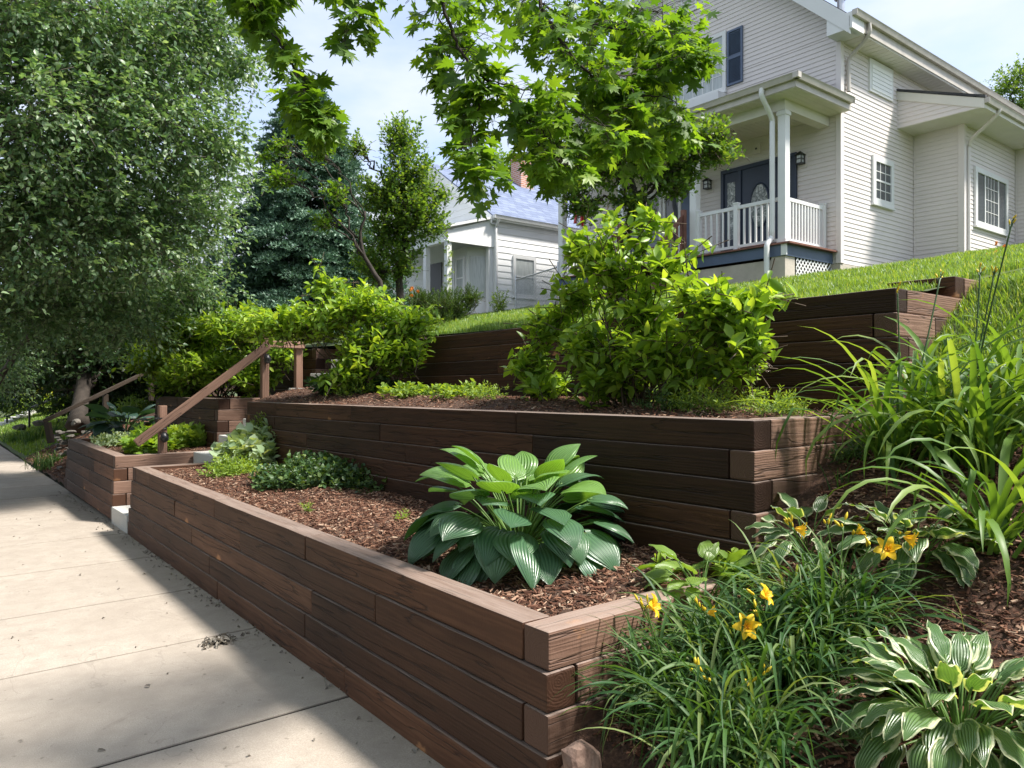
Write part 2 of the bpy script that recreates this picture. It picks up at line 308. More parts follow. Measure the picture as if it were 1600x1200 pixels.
def brickmat():
    m, t, p, o = mat('red_brick'); br = N(t, 'ShaderNodeTexBrick', _Scale=1.); br.inputs['Brick Width'].default_value = .21; br.inputs['Row Height'].default_value = .075; br.inputs['Mortar Size'].default_value = .012
    br.inputs['Color1'].default_value = (.42, .15, .09, 1); br.inputs['Color2'].default_value = (.55, .24, .15, 1); br.inputs['Mortar'].default_value = (.6, .55, .5, 1)
    uvn = t.nodes.new('ShaderNodeTexCoord'); sx = t.nodes.new('ShaderNodeSeparateXYZ'); cb = t.nodes.new('ShaderNodeCombineXYZ'); t.links.new(uvn.outputs['Object'], sx.inputs[0])
    t.links.new(mathn(t, 'ADD', sx.outputs['X'], sx.outputs['Y']), cb.inputs[0]); t.links.new(sx.outputs['Z'], cb.inputs[1]); t.links.new(cb.outputs[0], br.inputs['Vector'])
    t.links.new(br.outputs[0], p.inputs['Base Color']); p.inputs['Roughness'].default_value = .9; return m
M['brick'] = brickmat()
m, t, p, o = mat('window_glass'); p.inputs['Base Color'].default_value = (.07, .08, .09, 1); p.inputs['Roughness'].default_value = .06; p.inputs['Specular IOR Level'].default_value = .9; bump(t, p, noise(t, 1.5, 2.), .08, .02); M['glass'] = m
m, t, p, o = mat('curtained_glass'); t.links.new(ramp(t, noise(t, 5., 3., sc=(6, 6, .5)), [(.3, (.35, .38, .37)), (.7, (.52, .55, .54))]), p.inputs['Base Color']); p.inputs['Roughness'].default_value = .08; p.inputs['Specular IOR Level'].default_value = .6; M['curtain_glass'] = m
m, t, p, o = mat('etched_glass'); t.links.new(ramp(t, noise(t, 9., 4., dist=1.5), [(.38, (.10, .12, .11)), (.52, (.25, .28, .26)), (.66, (.6, .62, .6))]), p.inputs['Base Color']); p.inputs['Roughness'].default_value = .15; M['etched'] = m
m, t, p, o = mat('rock'); f = noise(t, 9., 7., rough=.65); t.links.new(ramp(t, f, [(.3, (.11, .065, .05)), (.55, (.24, .16, .125)), (.75, (.36, .27, .22))]), p.inputs['Base Color']); p.inputs['Roughness'].default_value = .9; bump(t, p, noise(t, 25., 6.), .7, .02); M['rock'] = m
m, t, p, o = mat('grey_rock'); f = noise(t, 6., 7., rough=.65); t.links.new(ramp(t, f, [(.3, (.22, .20, .17)), (.7, (.48, .44, .38))]), p.inputs['Base Color']); p.inputs['Roughness'].default_value = .9; bump(t, p, noise(t, 25., 6.), .7, .02); M['grey_rock'] = m
m, t, p, o = mat('dark_rock'); f = noise(t, 6., 7., rough=.65); t.links.new(ramp(t, f, [(.3, (.07, .062, .055)), (.7, (.20, .18, .155))]), p.inputs['Base Color']); p.inputs['Roughness'].default_value = .9; bump(t, p, noise(t, 25., 6.), .7, .02); M['dark_rock'] = m
# ------------------------------------------------------------ leaves
def tpl_leaf(w=.25, f=.06, c=.06):
    V = [(0, 0, 0), (.28, w*.85, f), (.28, 0, 0), (.28, -w*.85, f), (.62, w*.85, f-c), (.62, 0, -c), (.62, -w*.85, f-c), (1, 0, -2.6*c)]
    return np.array(V, float), np.array([(0, 2, 1), (0, 3, 2), (1, 2, 5), (1, 5, 4), (2, 3, 6), (2, 6, 5), (4, 5, 7), (5, 6, 7)])
def tpl_small(w=.3, f=.08, c=.08):
    return np.array([(0, 0, 0), (.4, w, f), (1, 0, -c), (.4, -w, f)], float), np.array([(0, 2, 1), (0, 3, 2)])
def tpl_fan(polar, cx=.38, cup=.10):
    P = [(cx, 0, 0)]
    for a, r in polar: P.append((cx+r*math.cos(R_(a)), r*math.sin(R_(a)), -cup*r*r*4*(.5+.5*math.cos(R_(2*a)))))
    n = len(polar); return np.array(P, float), np.array([(0, 1+i, 1+(i+1) % n) for i in range(n)])
half = [(0, .66), (9, .42), (17, .48), (26, .24), (38, .44), (46, .46), (54, .64), (62, .42), (73, .40), (84, .22), (98, .36), (112, .50), (124, .34), (150, .24), (168, .34)]
T_MAPLE = tpl_fan(half+[(180, .36)]+[(-a, r) for a, r in half[:0:-1]])
half = [(0, .52), (14, .34), (24, .42), (36, .22), (52, .36), (66, .34), (84, .17), (108, .30), (124, .28), (150, .28)]
T_OAK = tpl_fan(half+[(180, .45)]+[(-a, r) for a, r in half[:0:-1]], .48, .08)
T_LEAF = tpl_leaf(.2); T_BROAD = tpl_leaf(.34); T_SMALL = tpl_small(); T_NEEDLE = tpl_small(.09, .01, 0.); T_THIN = tpl_small(.16, .04, .04)
def inst(tpl, P, D, Nn, Sz):
    TV, TF = tpl; D = nrm(D); Y = nrm(np.cross(Nn, D)); Z = np.cross(D, Y); n = len(P)
    V = P[:, None]+Sz[:, None, None]*(TV[None, :, 0:1]*D[:, None]+TV[None, :, 1:2]*Y[:, None]+TV[None, :, 2:3]*Z[:, None])
    F = TF[None]+(np.arange(n)*len(TV))[:, None, None]; return V.reshape(-1, 3), F.reshape(-1, TF.shape[1])
def rdir(n): return nrm(rng.normal(size=(n, 3)))
def foliage(parent, ells, n, k, L, size, tpl, m, up=.4, droop=0., spread=.9, shell=.45, twigs=True, nup=.9, name='crown', twr=.004, flat=1., tm=None, clip=None, jit=.35):
    """n leafy shoots of k leaves in the volumes ells=(x,y,z,rx,ry,rz)."""
    E = np.array(ells, float); vol = E[:, 3]*E[:, 4]*E[:, 5]; w = vol**.75; idx = rng.choice(len(E), n, p=w/w.sum())
    u = rdir(n); r = 1-(1-shell)*rng.random(n)**1.4; r = np.where(rng.random(n) < .3, rng.random(n)**.5, r)
    tip = E[idx, :3]+u*E[idx, 3:]*r[:, None]*rng.uniform(.85, 1.12, (n, 1))
    d = nrm(u*np.array([1, 1, flat])+np.array([0, 0, up])+rng.normal(0, jit, (n, 3)))
    Ls = L*rng.uniform(.6, 1.2, n); st = tip-d*Ls[:, None]
    if clip is not None:
        keep = np.array([clip(*q) for q in tip]); tip, d, Ls, st = tip[keep], d[keep], Ls[keep], st[keep]; n = len(tip)
    t = (np.arange(k)+.6)/k; t = t[None]+rng.uniform(-.3, .3, (n, k))/k
    sag = droop*(t**2)*Ls[:, None]; P = st[:, None]+d[:, None]*(t*Ls[:, None])[..., None]; P[..., 2] -= sag
    side = nrm(np.cross(d, rdir(n)))[:, None]; oth = np.cross(d, side[:, 0])[:, None]
    a = np.arange(k)*2.4; a = a[None]+rng.uniform(0, 6.3, (n, 1))+rng.normal(0, .3, (n, k))
    pr = side*np.cos(a)[..., None]+oth*np.sin(a)[..., None]
    dn = nrm(d[:, None]*(.35+.75*t[..., None])+pr*spread*np.array([1, 1, .75])-np.array([0, 0, droop*.6]))
    P = P.reshape(-1, 3); dn = dn.reshape(-1, 3)
    Nn = nrm(np.array([0, 0, nup])+rng.normal(0, .42, P.shape)); sz = size*rng.uniform(.65, 1.2, len(P))
    V, F = inst(tpl, P, dn, Nn, sz); o = mesh(name, V, F, m, parent, smooth=True)
    if twigs:
        mid = (st+tip)/2; mid[:, 2] -= droop*.25*Ls; tp = tip.copy(); tp[:, 2] -= droop*Ls; b = st-d*Ls[:, None]*.15+rng.normal(0, .02, (n, 3))
        A = nrm(np.cross(d, np.array([.3, .2, .9]))); B = np.cross(d, A); VV = []
        for q, rr in ((b, twr), (mid, twr*.7), (tp, twr*.3)):
            for an in (0, 2.09, 4.19): VV.append(q+(A*math.cos(an)+B*math.sin(an))*rr)
        VV = np.stack(VV, 1).reshape(-1, 3); f = []
        for s_ in (0, 3):
            for j in range(3): k2 = (j+1) % 3; f += [(s_+j, s_+k2, s_+3+k2), (s_+j, s_+3+k2, s_+3+j)]
        FF = (np.array(f)[None]+(np.arange(n)*9)[:, None, None]).reshape(-1, 3); mesh('twigs', VV, FF, tm or M['twig'], parent, smooth=True)
    return o
def limb(a, b, r0, r1, wob=.04, sag=.0, n=4):
    a = np.asarray(a, float); b = np.asarray(b, float); m1 = a+(b-a)*.35+np.array([0, 0, .12])*np.linalg.norm(b-a); m2 = a+(b-a)*.7+np.array([0, 0, .08-sag])*np.linalg.norm(b-a)
    P = spline([a, m1, m2, b], n, wob); return P, np.linspace(r0, r1, len(P))
def tree(name, label, cat, base, ells, group=None, r=.15, bark='bark', forks=None, top=None, lim=True, **kw):
    base = np.array(base, float); rt = root(name, label, cat, base, group)
    E = np.array(ells, float); top = np.array(top if top is not None else E[:, :3].mean(0), float)
    P = spline([base+np.array([0, 0, -.15]), base+(top-base)*.35+rng.normal(0, .06, 3), base+(top-base)*.7+rng.normal(0, .08, 3), top], 5, .01)
    rad = np.linspace(r, r*.3, len(P)); rad[0] *= 1.35; ls = [(P, rad)]
    if lim:
        for e in E:
            j = int(np.clip(len(P)*(.25+.5*rng.random()), 3, len(P)-2)); c = e[:3]
            js = [i for i in range(3, len(P)-1) if P[i][2] < c[2]+.1] or [3]; j = js[-1] if rng.random() < .5 else js[len(js)//2]
            ls.append(limb(P[j], c, rad[j]*.55, rad[j]*.12+.003, .03))
            for q in range(3):
                tip = c+rdir(1)[0]*e[3:]*.75; ls.append(limb(ls[-1-q][0][-4 if q == 0 else -6], tip, rad[j]*.2+.003, .003, .02))
    tubes('trunk', ls, M[bark], rt, 7); foliage(rt, ells, **kw); return rt
# ------------------------------------------------------------ setting: ground sheets
def sheet(name, xs, ys, f, m, kind='structure', nz=0.):
    X, Y = np.meshgrid(xs, ys, indexing='ij'); Z = np.vectorize(f)(X, Y).astype(float)
    if nz: Z = Z+rng.normal(0, nz, Z.shape)
    V = np.stack([X, Y, Z], -1).reshape(-1, 3); a = len(ys); F = []
    for i in range(len(xs)-1):
        for j in range(a-1): F.append((i*a+j, (i+1)*a+j, (i+1)*a+j+1, i*a+j+1))
    o = mesh(name, V, F, m, None, smooth=True); o['kind'] = kind; return o
M['street'] = plain('street_asphalt', (.10, .10, .10), .9, .2, 2., bmp=.3)
sheet('ground', [-400, -60, -20, -4.6, 60, 400], [-400, -40, 0, 40, 400], lambda x, y: -.12, M['lawn'])
mb = MB()
for y0 in np.arange(-24, 60, 6.0): mb.box(-9.5, -2.9, y0, y0+5.99, -.4, -.10)
mesh_o = mb.obj('street', M['street']); mesh_o['kind'] = 'structure'
mb = MB()
for y0 in np.arange(-24, 60, 3.0): mb.box(-2.88, -2.72, y0, y0+2.99, -.4, .03)
tag(mb.obj('kerb', M['step']), kind='structure')
sheet('verge', np.linspace(-2.72, .15, 12), np.linspace(-10, 40, 60), lambda x, y: -.012, M['lawn'], nz=.004)
# sidewalk slabs with tooled joints
js = [-9.7, -8.2, -6.7, -5.2, -3.7, -2.2, -.7, .8, 2.25, 3.6, 4.99, 6.24, 7.62, 8.97, 10.1, 11.25, 12.6, 13.9, 15.2, 16.5, 17.8, 19.1, 20.4, 21.7, 23, 24.3, 25.6, 27]
bm = bmesh.new()
for a, b in zip(js[:-1], js[1:]):
    g = bmesh.ops.create_cube(bm, size=1)['verts']; dz = random.uniform(-.002, .002)
    for v in g: v.co = Vector((.2+(v.co.x+.5)*1.72, a+.011+(v.co.y+.5)*(b-a-.022), -.1+(v.co.z+.5)*.1+dz))
bmesh.ops.bevel(bm, geom=list(bm.edges), offset=.006, segments=2, profile=.6, affect='EDGES')
me = bpy.data.meshes.new('sidewalk'); bm.to_mesh(me); bm.free(); me.materials.append(M['walk']); o = bpy.data.objects.new('sidewalk', me); COL.objects.link(o); o['kind'] = 'structure'
mb = MB(); mb.box(.15, 1.95, -10, 27, -.2, -.008); M['grime'] = plain('joint_grime', (.035, .028, .022), .95, .3, 20.); tag(mb.obj('sidewalk_base', M['grime']), kind='structure')
# beds
def nzf(x, y, s=1.): return .02*s*math.sin(3.1*x+1.7*y)+.015*s*math.sin(5.3*y-2.2*x)
def right_f(x, y): return slope_z(x)+nzf(x, y)*(1 if x > 2 else 0)
sheet('mulch_slope', np.linspace(1.6, 1.88, 10), np.linspace(-3, 2.0, 34), lambda x, y: slope_z(x), M['mulch'], nz=.004)
sheet('mulch_slope', np.r_[np.linspace(1.87, 2.1, 6), np.linspace(2.2, 5.12, 30)], np.linspace(-3, 2.22, 40), right_f, M['mulch'], nz=.006)
sheet('lower_bed', np.linspace(1.95, 3.2, 20), np.linspace(2.12, 8.8, 70), lambda x, y: .655+.05*(x-1.95)+nzf(x, y, .6), M['mulch'], nz=.005)
def mid_f(x, y): return 1.39+(.05+.012*(y-2))*min(max((x-3.28)/.5, 0), 1)+nzf(x, y, .5)
sheet('middle_bed', np.linspace(3.25, 4.62, 20), np.linspace(2.15, 9.0, 70), mid_f, M['mulch'], nz=.005)
sheet('lower_bed', np.linspace(2.0, 3.2, 12), np.linspace(9.85, 12.85, 24), lambda x, y: .70+.05*(x-1.95)+nzf(x, y, .6), M['mulch'], nz=.005)
sheet('middle_bed', np.linspace(3.25, 4.65, 12), np.linspace(10.15, 13.2, 24), lambda x, y: 1.36+nzf(x, y, .6), M['mulch'], nz=.005)
def lawn_f(x, y):
    return lawn_z(x)+.01*math.sin(x*1.7+y)
sheet('lawn', np.r_[np.linspace(4.68, 6, 10), np.linspace(6.2, 40, 40)], np.linspace(2.15, 60, 90), lawn_f, M['lawn'], nz=.008)
sheet('lawn', np.r_[np.linspace(4.95, 6, 10), np.linspace(6.2, 40, 30)], np.linspace(-14, 2.16, 40), lambda x, y: right_f(x, y)+.012, M['lawn'], nz=.006)
def far_f(x, y):
    k = min(max((y-13.2)/7., 0), 1); a = np.interp(x, [1.9, 2.1, 5.0, 6.5], [.0, .22, 1.9, 2.35]); b = np.interp(x, [1.9, 3., 8., 12.], [.02, .45, 1.7, 2.6]); return float(a*(1-k)+b*k)
sheet('far_slope', np.linspace(1.93, 8., 26), np.linspace(13.05, 18.6, 30), far_f, M['mulch'], nz=.02)
sheet('far_lawn', np.linspace(1.93, 14., 26), np.linspace(18.6, 60, 40), far_f, M['lawn'], nz=.01)
# ------------------------------------------------------------ timber retaining walls
TH = .1455
def timber(parent, p0, p1, mt='timber', t=.1415, dp=.140, name='timber', jit=.003):
    """a squared timber whose outer lower axis runs p0->p1 (centre line)."""
    p0 = Vector(p0); p1 = Vector(p1); Ln = (p1-p0).length
    bm = bmesh.new(); bmesh.ops.create_cube(bm, size=1)
    for v in bm.verts: v.co = Vector((v.co.x*(Ln-.003), v.co.y*dp, v.co.z*t))
    if Ln > .5: bmesh.ops.subdivide_edges(bm, edges=[e for e in bm.edges if abs((e.verts[0].co-e.verts[1].co).x) > .3], cuts=5)
    for v in bm.verts: v.co += Vector((0, random.uniform(-jit, jit)*.8, random.uniform(-jit, jit)*.5))
    ed = [e for e in bm.edges if e.calc_face_angle(0) > .5]
    bmesh.ops.bevel(bm, geom=ed, offset=.0095, segments=2, profile=.6, affect='EDGES')
    me = bpy.data.meshes.new(name); bm.to_mesh(me); bm.free(); me.materials.append(M[mt])
    o = bpy.data.objects.new(name, me); COL.objects.link(o); o.parent = parent
    q = (p1-p0).to_track_quat('X', 'Z'); o.rotation_euler = q.to_euler(); o.location = (p0+p1)/2-Vector(wl(parent)); return o
def twall(label, near, far, z0, z1, nc, ret, style, fm='timber', group='timber retaining walls', rfar=None, rlist=None):
    rt = root('timber_wall', label, 'retaining wall', (near[0], near[1], z0-nc*TH), group)
    h = .07; mb = MB(); xb0, xb1 = near[0]+.143, far[0]+.143; zl = z0-nc*TH-.05; ya, yb = near[1]+.14, far[1]-(.14 if rfar else 0)
    mb.add([(xb0, ya, zl), (xb1, yb, zl), (xb1, yb, z1-.03), (xb0, ya, z0-.03), (xb0+.03, ya, zl), (xb1+.03, yb, zl), (xb1+.03, yb, z1-.03), (xb0+.03, ya, z0-.03)], [(0, 1, 2, 3), (4, 7, 6, 5), (0, 4, 5, 1), (3, 2, 6, 7), (0, 3, 7, 4), (1, 5, 6, 2)])
    mb.box(xb0, near[0]+ret, ya+.003, ya+.03, zl, z0-.03); mb.obj('backing', M['backing'], rt)
    for i in range(nc):
        off = .010*i; xn = near[0]-off; xf = far[0]-off; yn = near[1]-off; yf = far[1]+(off if rfar else 0); za = z0-TH*(i+.5); zb = z1-TH*(i+.5)
        thru = (i+style) % 2 == 0; a = yn if thru else yn+.146; b = yf if (thru or not rfar) else yf-.146
        # front run
        cuts = [a]; c = a+random.uniform(.9, 2.3)
        while c < b-.6: cuts.append(c); c += random.uniform(1.6, 2.44)
        cuts.append(b)
        for u, v in zip(cuts[:-1], cuts[1:]):
            k = lambda y: (y-near[1])/(far[1]-near[1]); jx = random.uniform(-.003, .003)
            timber(rt, (xn+(xf-xn)*k(u)+h+jx, u, za+(zb-za)*k(u)), (xn+(xf-xn)*k(v)+h+jx, v, za+(zb-za)*k(v)), fm)
        for yy, L_, sg in ((yn+h, ret, 1), (yf-h, rfar, 0)):
            if not L_: continue
            x0 = (xn if sg else xf); x0 = x0+.146 if thru else x0; z = za if sg else zb; e = near[0]+L_
            cs = [x0]
            if e-x0 > 1.1 and i % 2: cs.append(x0+.5+random.uniform(0, .2))
            cs.append(e)
            for u, v in zip(cs[:-1], cs[1:]): timber(rt, (u, yy, z), (v, yy, z), 'timber_sunlit' if sg else 'timber')
    return rt
twall('long dark brown timber wall running along the sidewalk edge, lowest of three tiers near the camera', (1.812, 2.06), (1.90, 8.86), .72, .72, 5, 1.30, 1, rfar=1.2)
twall('short lowest-tier timber wall along the sidewalk beyond the concrete steps', (1.90, 9.72), (1.90, 12.95), .765, .78, 5, 1.2, 1, rfar=1.2)
twall('long dark middle-tier timber wall behind the large green hosta', (3.14, 2.10), (3.15, 8.95), 1.44, 1.39, 5, 1.42, 0, 'timber_shaded', rfar=1.3)
twall('short middle-tier timber wall beyond the concrete steps', (3.15, 9.98), (3.15, 13.1), 1.41, 1.39, 5, 1.3, 0, 'timber_shaded', rfar=1.2)
uw = twall('upper-tier timber wall holding the green lawn behind the big shrubs', (4.58, 2.10), (4.60, 9.0), 2.18, 2.10, 5, 1.15, 0, 'timber_shaded', rfar=1.2)
timber(uw, (5.42+.07, 2.10, 2.25), (5.42+.07, 2.55, 2.25), 'timber_shaded'); timber(uw, (5.56+.005, 2.17, 2.25), (6.6, 2.17, 2.25), 'timber_sunlit')
twall('short upper-tier timber wall beyond the steps behind the handrail posts', (4.60, 10.25), (4.60, 13.4), 2.10, 2.08, 5, 1.2, 1, 'timber_shaded', rfar=1.2)
# concrete steps
rt = root('concrete_steps', 'pale grey concrete steps climbing between the timber walls', 'steps', (1.84, 9.3, 0))
for k in range(11):
    mb = MB(); x = 1.86+.30*k; mb.box(x, x+.9, 8.94+.002*k, 9.70-.002*k, .19*k-.02 if k else -.03, .19*(k+1)+.003*k); o = mb.obj('step', M['step'], rt)
    bv = o.modifiers.new('b', 'BEVEL'); bv.width = .008; bv.segments = 2
# handrail
rt = root('stair_handrail', 'brown wooden stair handrail with three square posts and small black step lights', 'handrail', (2.41, 9.79, .7))
def post(x, z0, z1, cap, light):
    o = timber(rt, (x, 9.79, z0), (x, 9.79, z1), 'rail', .092, .092, 'post', .0005)
    mb = MB(); b = .052; mb.box(x-b, x+b, 9.79-b, 9.79+b, z1, z1+.012); mb.add([(x-b, 9.79-b, z1+.012), (x+b, 9.79-b, z1+.012), (x+b, 9.79+b, z1+.012), (x-b, 9.79+b, z1+.012), (x, 9.79, z1+.03)], [(0, 1, 4, 4), (1, 2, 4, 4), (2, 3, 4, 4), (3, 0, 4, 4)])
    mb.obj('post_cap', cap, o); o.children[0].parent = rt
    if light:
        mb = MB(); a = np.linspace(0, math.pi, 7); mb.pipe([(x, 9.735-.055*math.sin(q), light+.035*math.cos(q)) for q in a], [.012, .038, .046, .048, .046, .036, .012], 12); mb.obj('step_light', M['black'], rt, True)
post(2.43, .62, 1.34, M['trim'], .96); post(3.68, 1.30, 2.26, M['black'], 1.92); post(4.14, 1.33, 2.08, M['rail'], None)
timber(rt, (2.12, 9.715, .90), (3.70, 9.715, 2.10), 'rail', .10, .045, 'rail', .0005); timber(rt, (3.70, 9.715, 2.115), (4.20, 9.715, 2.115), 'rail', .09, .045, 'rail', .0005)
# ------------------------------------------------------------ beige house
HX = 15.85; HYS = 8.46
house = root('beige_house', 'two-storey beige house with white porch, navy front door and slate blue shutters', 'house', (HX, HYS, 4.0))
def siding(name, p0, p1, out, z0, z1, m, parent, ex=.103, clip=None, lap=.015):
    p0 = np.array([*p0, 0.]); p1 = np.array([*p1, 0.]); out = np.array([*out, 0.]); V = []; F = []; z = z0
    while z < z1-.005:
        zt = min(z+ex, z1); a0, a1 = (0, 1); b0, b1 = (0, 1)
        if clip: (a0, a1), (b0, b1) = clip(z), clip(zt)
        if a1-a0 < .01: break
        if b1 < b0: b0 = b1 = (a0+a1)/2
        k = len(V); q = lambda s, zz, o_: p0+(p1-p0)*s+out*o_+np.array([0, 0, zz])
        V += [q(a0, z, lap), q(a1, z, lap), q(b1, zt, .001), q(b0, zt, .001), q(a0, z, 0), q(a1, z, 0)]
        F += [(k, k+1, k+2, k+3), (k+4, k+5, k+1, k)]; z = zt
    return mesh(name, V, F, m, parent)
def bx(mb, pl, c, a0, a1, o0, o1, z0, z1):
    if pl == 'X': mb.box(c-o1, c-o0, a0, a1, z0, z1)
    else: mb.box(a0, a1, c-o1, c-o0, z0, z1)
def window(parent, pl, c, a0, a1, z0, z1, nh=1, nv=1, sash=True, fw=.09, glass='glass', frame='trim', sill=True, name='window', slider=False):
    mb = MB(); 
    for q in ((a0, a0+fw, z0, z1), (a1-fw, a1, z0, z1), (a0+fw, a1-fw, z1-fw, z1), (a0+fw, a1-fw, z0, z0+fw)): bx(mb, pl, c, q[0], q[1], .0, .05, q[2], q[3])
    if sill: bx(mb, pl, c, a0-.02, a1+.02, .0, .075, z0-.045, z0)
    w = mb.obj(name, M[frame], parent)
    mb = MB(); bx(mb, pl, c, a0+fw, a1-fw, .0, .018, z0+fw, z1-fw); mb.obj('pane', M[glass], w)
    mb = MB(); x0, x1, y0, y1 = a0+fw, a1-fw, z0+fw, z1-fw
    if sash and not slider: bx(mb, pl, c, x0, x1, .0185, .036, (y0+y1)/2-.02, (y0+y1)/2+.02)
    if slider:
        for s_ in (.27, .73): bx(mb, pl, c, x0+(x1-x0)*s_-.025, x0+(x1-x0)*s_+.025, .0185, .037, y0, y1)
    for i in range(1, nh): xx = x0+(x1-x0)*i/nh; bx(mb, pl, c, xx-.009, xx+.009, .0185, .028, y0, y1)
    for i in range(1, nv): zz = y0+(y1-y0)*i/nv; bx(mb, pl, c, x0, x1, .0185, .027, zz-.009, zz+.009)
    if mb.n: (mb.each if slider else mb.obj)('sash_bar' if slider else 'grille', M['trim'], w)
    return w
YR = 12.5; ZP = 9.30+.915*(YR-8.2); YL = 2*YR-HYS
# bodies
mb = MB(); mb.box(HX+.01, 25.5, HYS+.01, YL-.01, 3.0, 9.02); mb.add([(HX+.01, HYS+.01, 9.02), (HX+.01, YL-.01, 9.02), (HX+.01, YR, 9.02+.915*(YR-HYS)), (25.5, HYS+.01, 9.02), (25.5, YL-.01, 9.02), (25.5, YR, 9.02+.915*(YR-HYS))], [(0, 1, 2, 2), (3, 5, 4, 4)])
mb.obj('wall_core', M['siding'], house)
siding('front_wall', (HX, HYS), (HX, YL), (-1, 0), 4.2, 9.2, M['siding'], house)
def gc(z): k = max(z-9.46, 0)/.915/(YL-HYS); return (k, 1-k)
siding('gable', (HX, HYS), (HX, YL), (-1, 0), 9.2, 9.46+.915*(YR-HYS), M['siding'], house, clip=gc)
siding('side_wall', (HX, HYS), (25.5, HYS), (0, -1), 4.2, 9.02, M['siding'], house)
mb = MB(); mb.box(HX-.012, 25.5, HYS-.012, YL, 3.0, 4.19); mb.obj('foundation', M['found'], house)
mb = MB(); mb.box(HX-.035, HX+.10, HYS-.035, HYS+.08, 4.2, 9.0); mb.box(HX-.035, HX+.1, YL-.08, YL+.03, 4.2, 9.0); mb.each('corner_trim', M['siding'], house)
# main roof
mb = MB(); th = .16
for sg in (-1, 1):
    ye = YR+sg*4.5; ze = ZP-.915*4.5
    mb.add([(15.42, YR, ZP+th), (25.8, YR, ZP+th), (25.8, ye, ze+th), (15.42, ye, ze+th), (15.42, YR, ZP), (25.8, YR, ZP), (25.8, ye, ze), (15.42, ye, ze)], [(0, 1, 2, 3), (4, 7, 6, 5), (0, 3, 7, 4), (3, 2, 6, 7), (1, 5, 6, 2)])
roof = mb.obj('roof', M['roof_dark'], house)
mb = MB()
for sg in (-1, 1):
    ye = YR+sg*4.48; ze = ZP-.915*4.48
    for (dz0, dz1, o0, o1) in ((-.24, .12, 0, .035), (-.10, .14, -.03, -.001)):
        mb.add([(15.42-o1 if o0 == 0 else 15.42+o0, YR, ZP+dz0), (15.42-o1 if o0 == 0 else 15.42+o0, ye, ze+dz0), (15.42-o1 if o0 == 0 else 15.42+o0, ye, ze+dz1), (15.42-o1 if o0 == 0 else 15.42+o0, YR, ZP+dz1), (15.46, YR, ZP+dz0), (15.46, ye, ze+dz0), (15.46, ye, ze+dz1), (15.46, YR, ZP+dz1)], [(0, 1, 2, 3), (0, 4, 5, 1), (3, 2, 6, 7), (1, 5, 6, 2)])
    # raked soffit
    mb.add([(15.46, YR, ZP-.2), (15.46, ye, ze-.2), (HX, ye, ze-.2), (HX, YR, ZP-.2)], [(0, 1, 2, 3)])
mb.box(15.40, HX+.05, 7.96, 8.52, 9.0, 9.34); mb.obj('rake_trim', M['trim'], house)
mb = MB(); mb.box(HX+.05, 25.6, 8.0, 8.47, 9.0, 9.03)
for k in range(46): mb.box(HX+.1+k*.2, HX+.115+k*.2, 8.02, 8.46, 8.992, 9.0)
mb.obj('soffit', M['soffit'], house)
def gutter(name, a, b, z, parent, out):
    a = np.array([*a, z]); b = np.array([*b, z]); o_ = np.array([*out, 0.]); mb = MB(); prof = [(0, .0), (.0, -.11), (.07, -.11), (.10, -.03), (.12, 0), (.105, 0), (.085, -.03), (.06, -.09), (.015, -.09), (.015, 0)]
    n = len(prof); V = [p+o_*u+np.array([0, 0, w]) for p in (a, b) for u, w in prof]; mb.add(V, [(i, (i+1) % n, n+(i+1) % n, n+i) for i in range(n)])
    dd = nrm(b-a)*.012; up = np.array([0, 0, 1.])
    for p, s1 in ((a, 1), (b, -1)): mb.bar(p+o_*.055-up*.055-dd*s1*.2, p+o_*.055-up*.055+dd*s1, .112, .112)
    return mb.obj(name, M['gutter'], parent)
mb = MB(); mb.box(HX+.052, 25.6, 7.965, 8.0, 9.032, 9.28); mb.obj('fascia', M['gutter'], house)
gutter('gutter', (15.40, 7.96), (25.6, 7.96), 9.36, house, (0, -1))
def spout(pts, parent, w=.075): 
    mb = MB(); mb.pipe(spline(pts, 4), w*.55, 8); return mb.obj('downspout', M['trim'] if parent is not None else M['trim'], parent, True)
spout([(16.05, 7.92, 9.25), (16.05, 7.92, 9.05), (16.08, 8.1, 8.88), (16.08, 8.36, 8.68), (16.08, 8.39, 8.5), (16.08, 8.39, 7.95)], house).data.materials[0] = M['gutter']
# gable vent, upper window with shutters and flower box
mb = MB(); mb.box(HX-.05, HX-.0, 12.25, 12.75, 11.15, 11.8); mb.obj('gable_vent', M['trim'], house)
mb = MB()
for k in range(7): mb.box(HX-.06, HX-.051, 12.31, 12.69, 11.22+k*.075, 11.25+k*.075)
mb.obj('gable_vent_slats', M['gutter'], house)
def shutter(y0, y1, z0, z1):
    mb = MB(); f = .05
    for q in ((y0, y0+f, z0, z1), (y1-f, y1, z0, z1), (y0+f, y1-f, z0, z0+f), (y0+f, y1-f, z1-f, z1), (y0+f, y1-f, (z0+z1)/2-.04, (z0+z1)/2+.04)): mb.box(HX-.055, HX-.015, *q)
    z = z0+f
    while z < z1-f-.03:
        if abs(z-(z0+z1)/2) > .06: mb.bar((HX-.035, y0+f, z+.015), (HX-.035, y1-f, z+.015), .03, .01, (.5, 0, .8))
        z += .035
    mb.box(HX-.022, HX-.014, y0+f, y1-f, z0+f, z1-f)
    mb.obj('shutter', M['slate'], house)
shutter(10.89, 11.33, 8.88, 10.23); shutter(13.42, 13.86, 8.88, 10.23)
window(house, 'X', HX-.012, 11.36, 13.38, 8.80, 10.28, 6, 4, fw=.10, glass='curtain_glass')
mb = MB()
for q in ((11.36, 13.38, 8.44, 8.49), (11.36, 13.38, 8.49, 8.70)): mb.box(HX-.36, HX-.02, *q) if q[2] == 8.44 else None
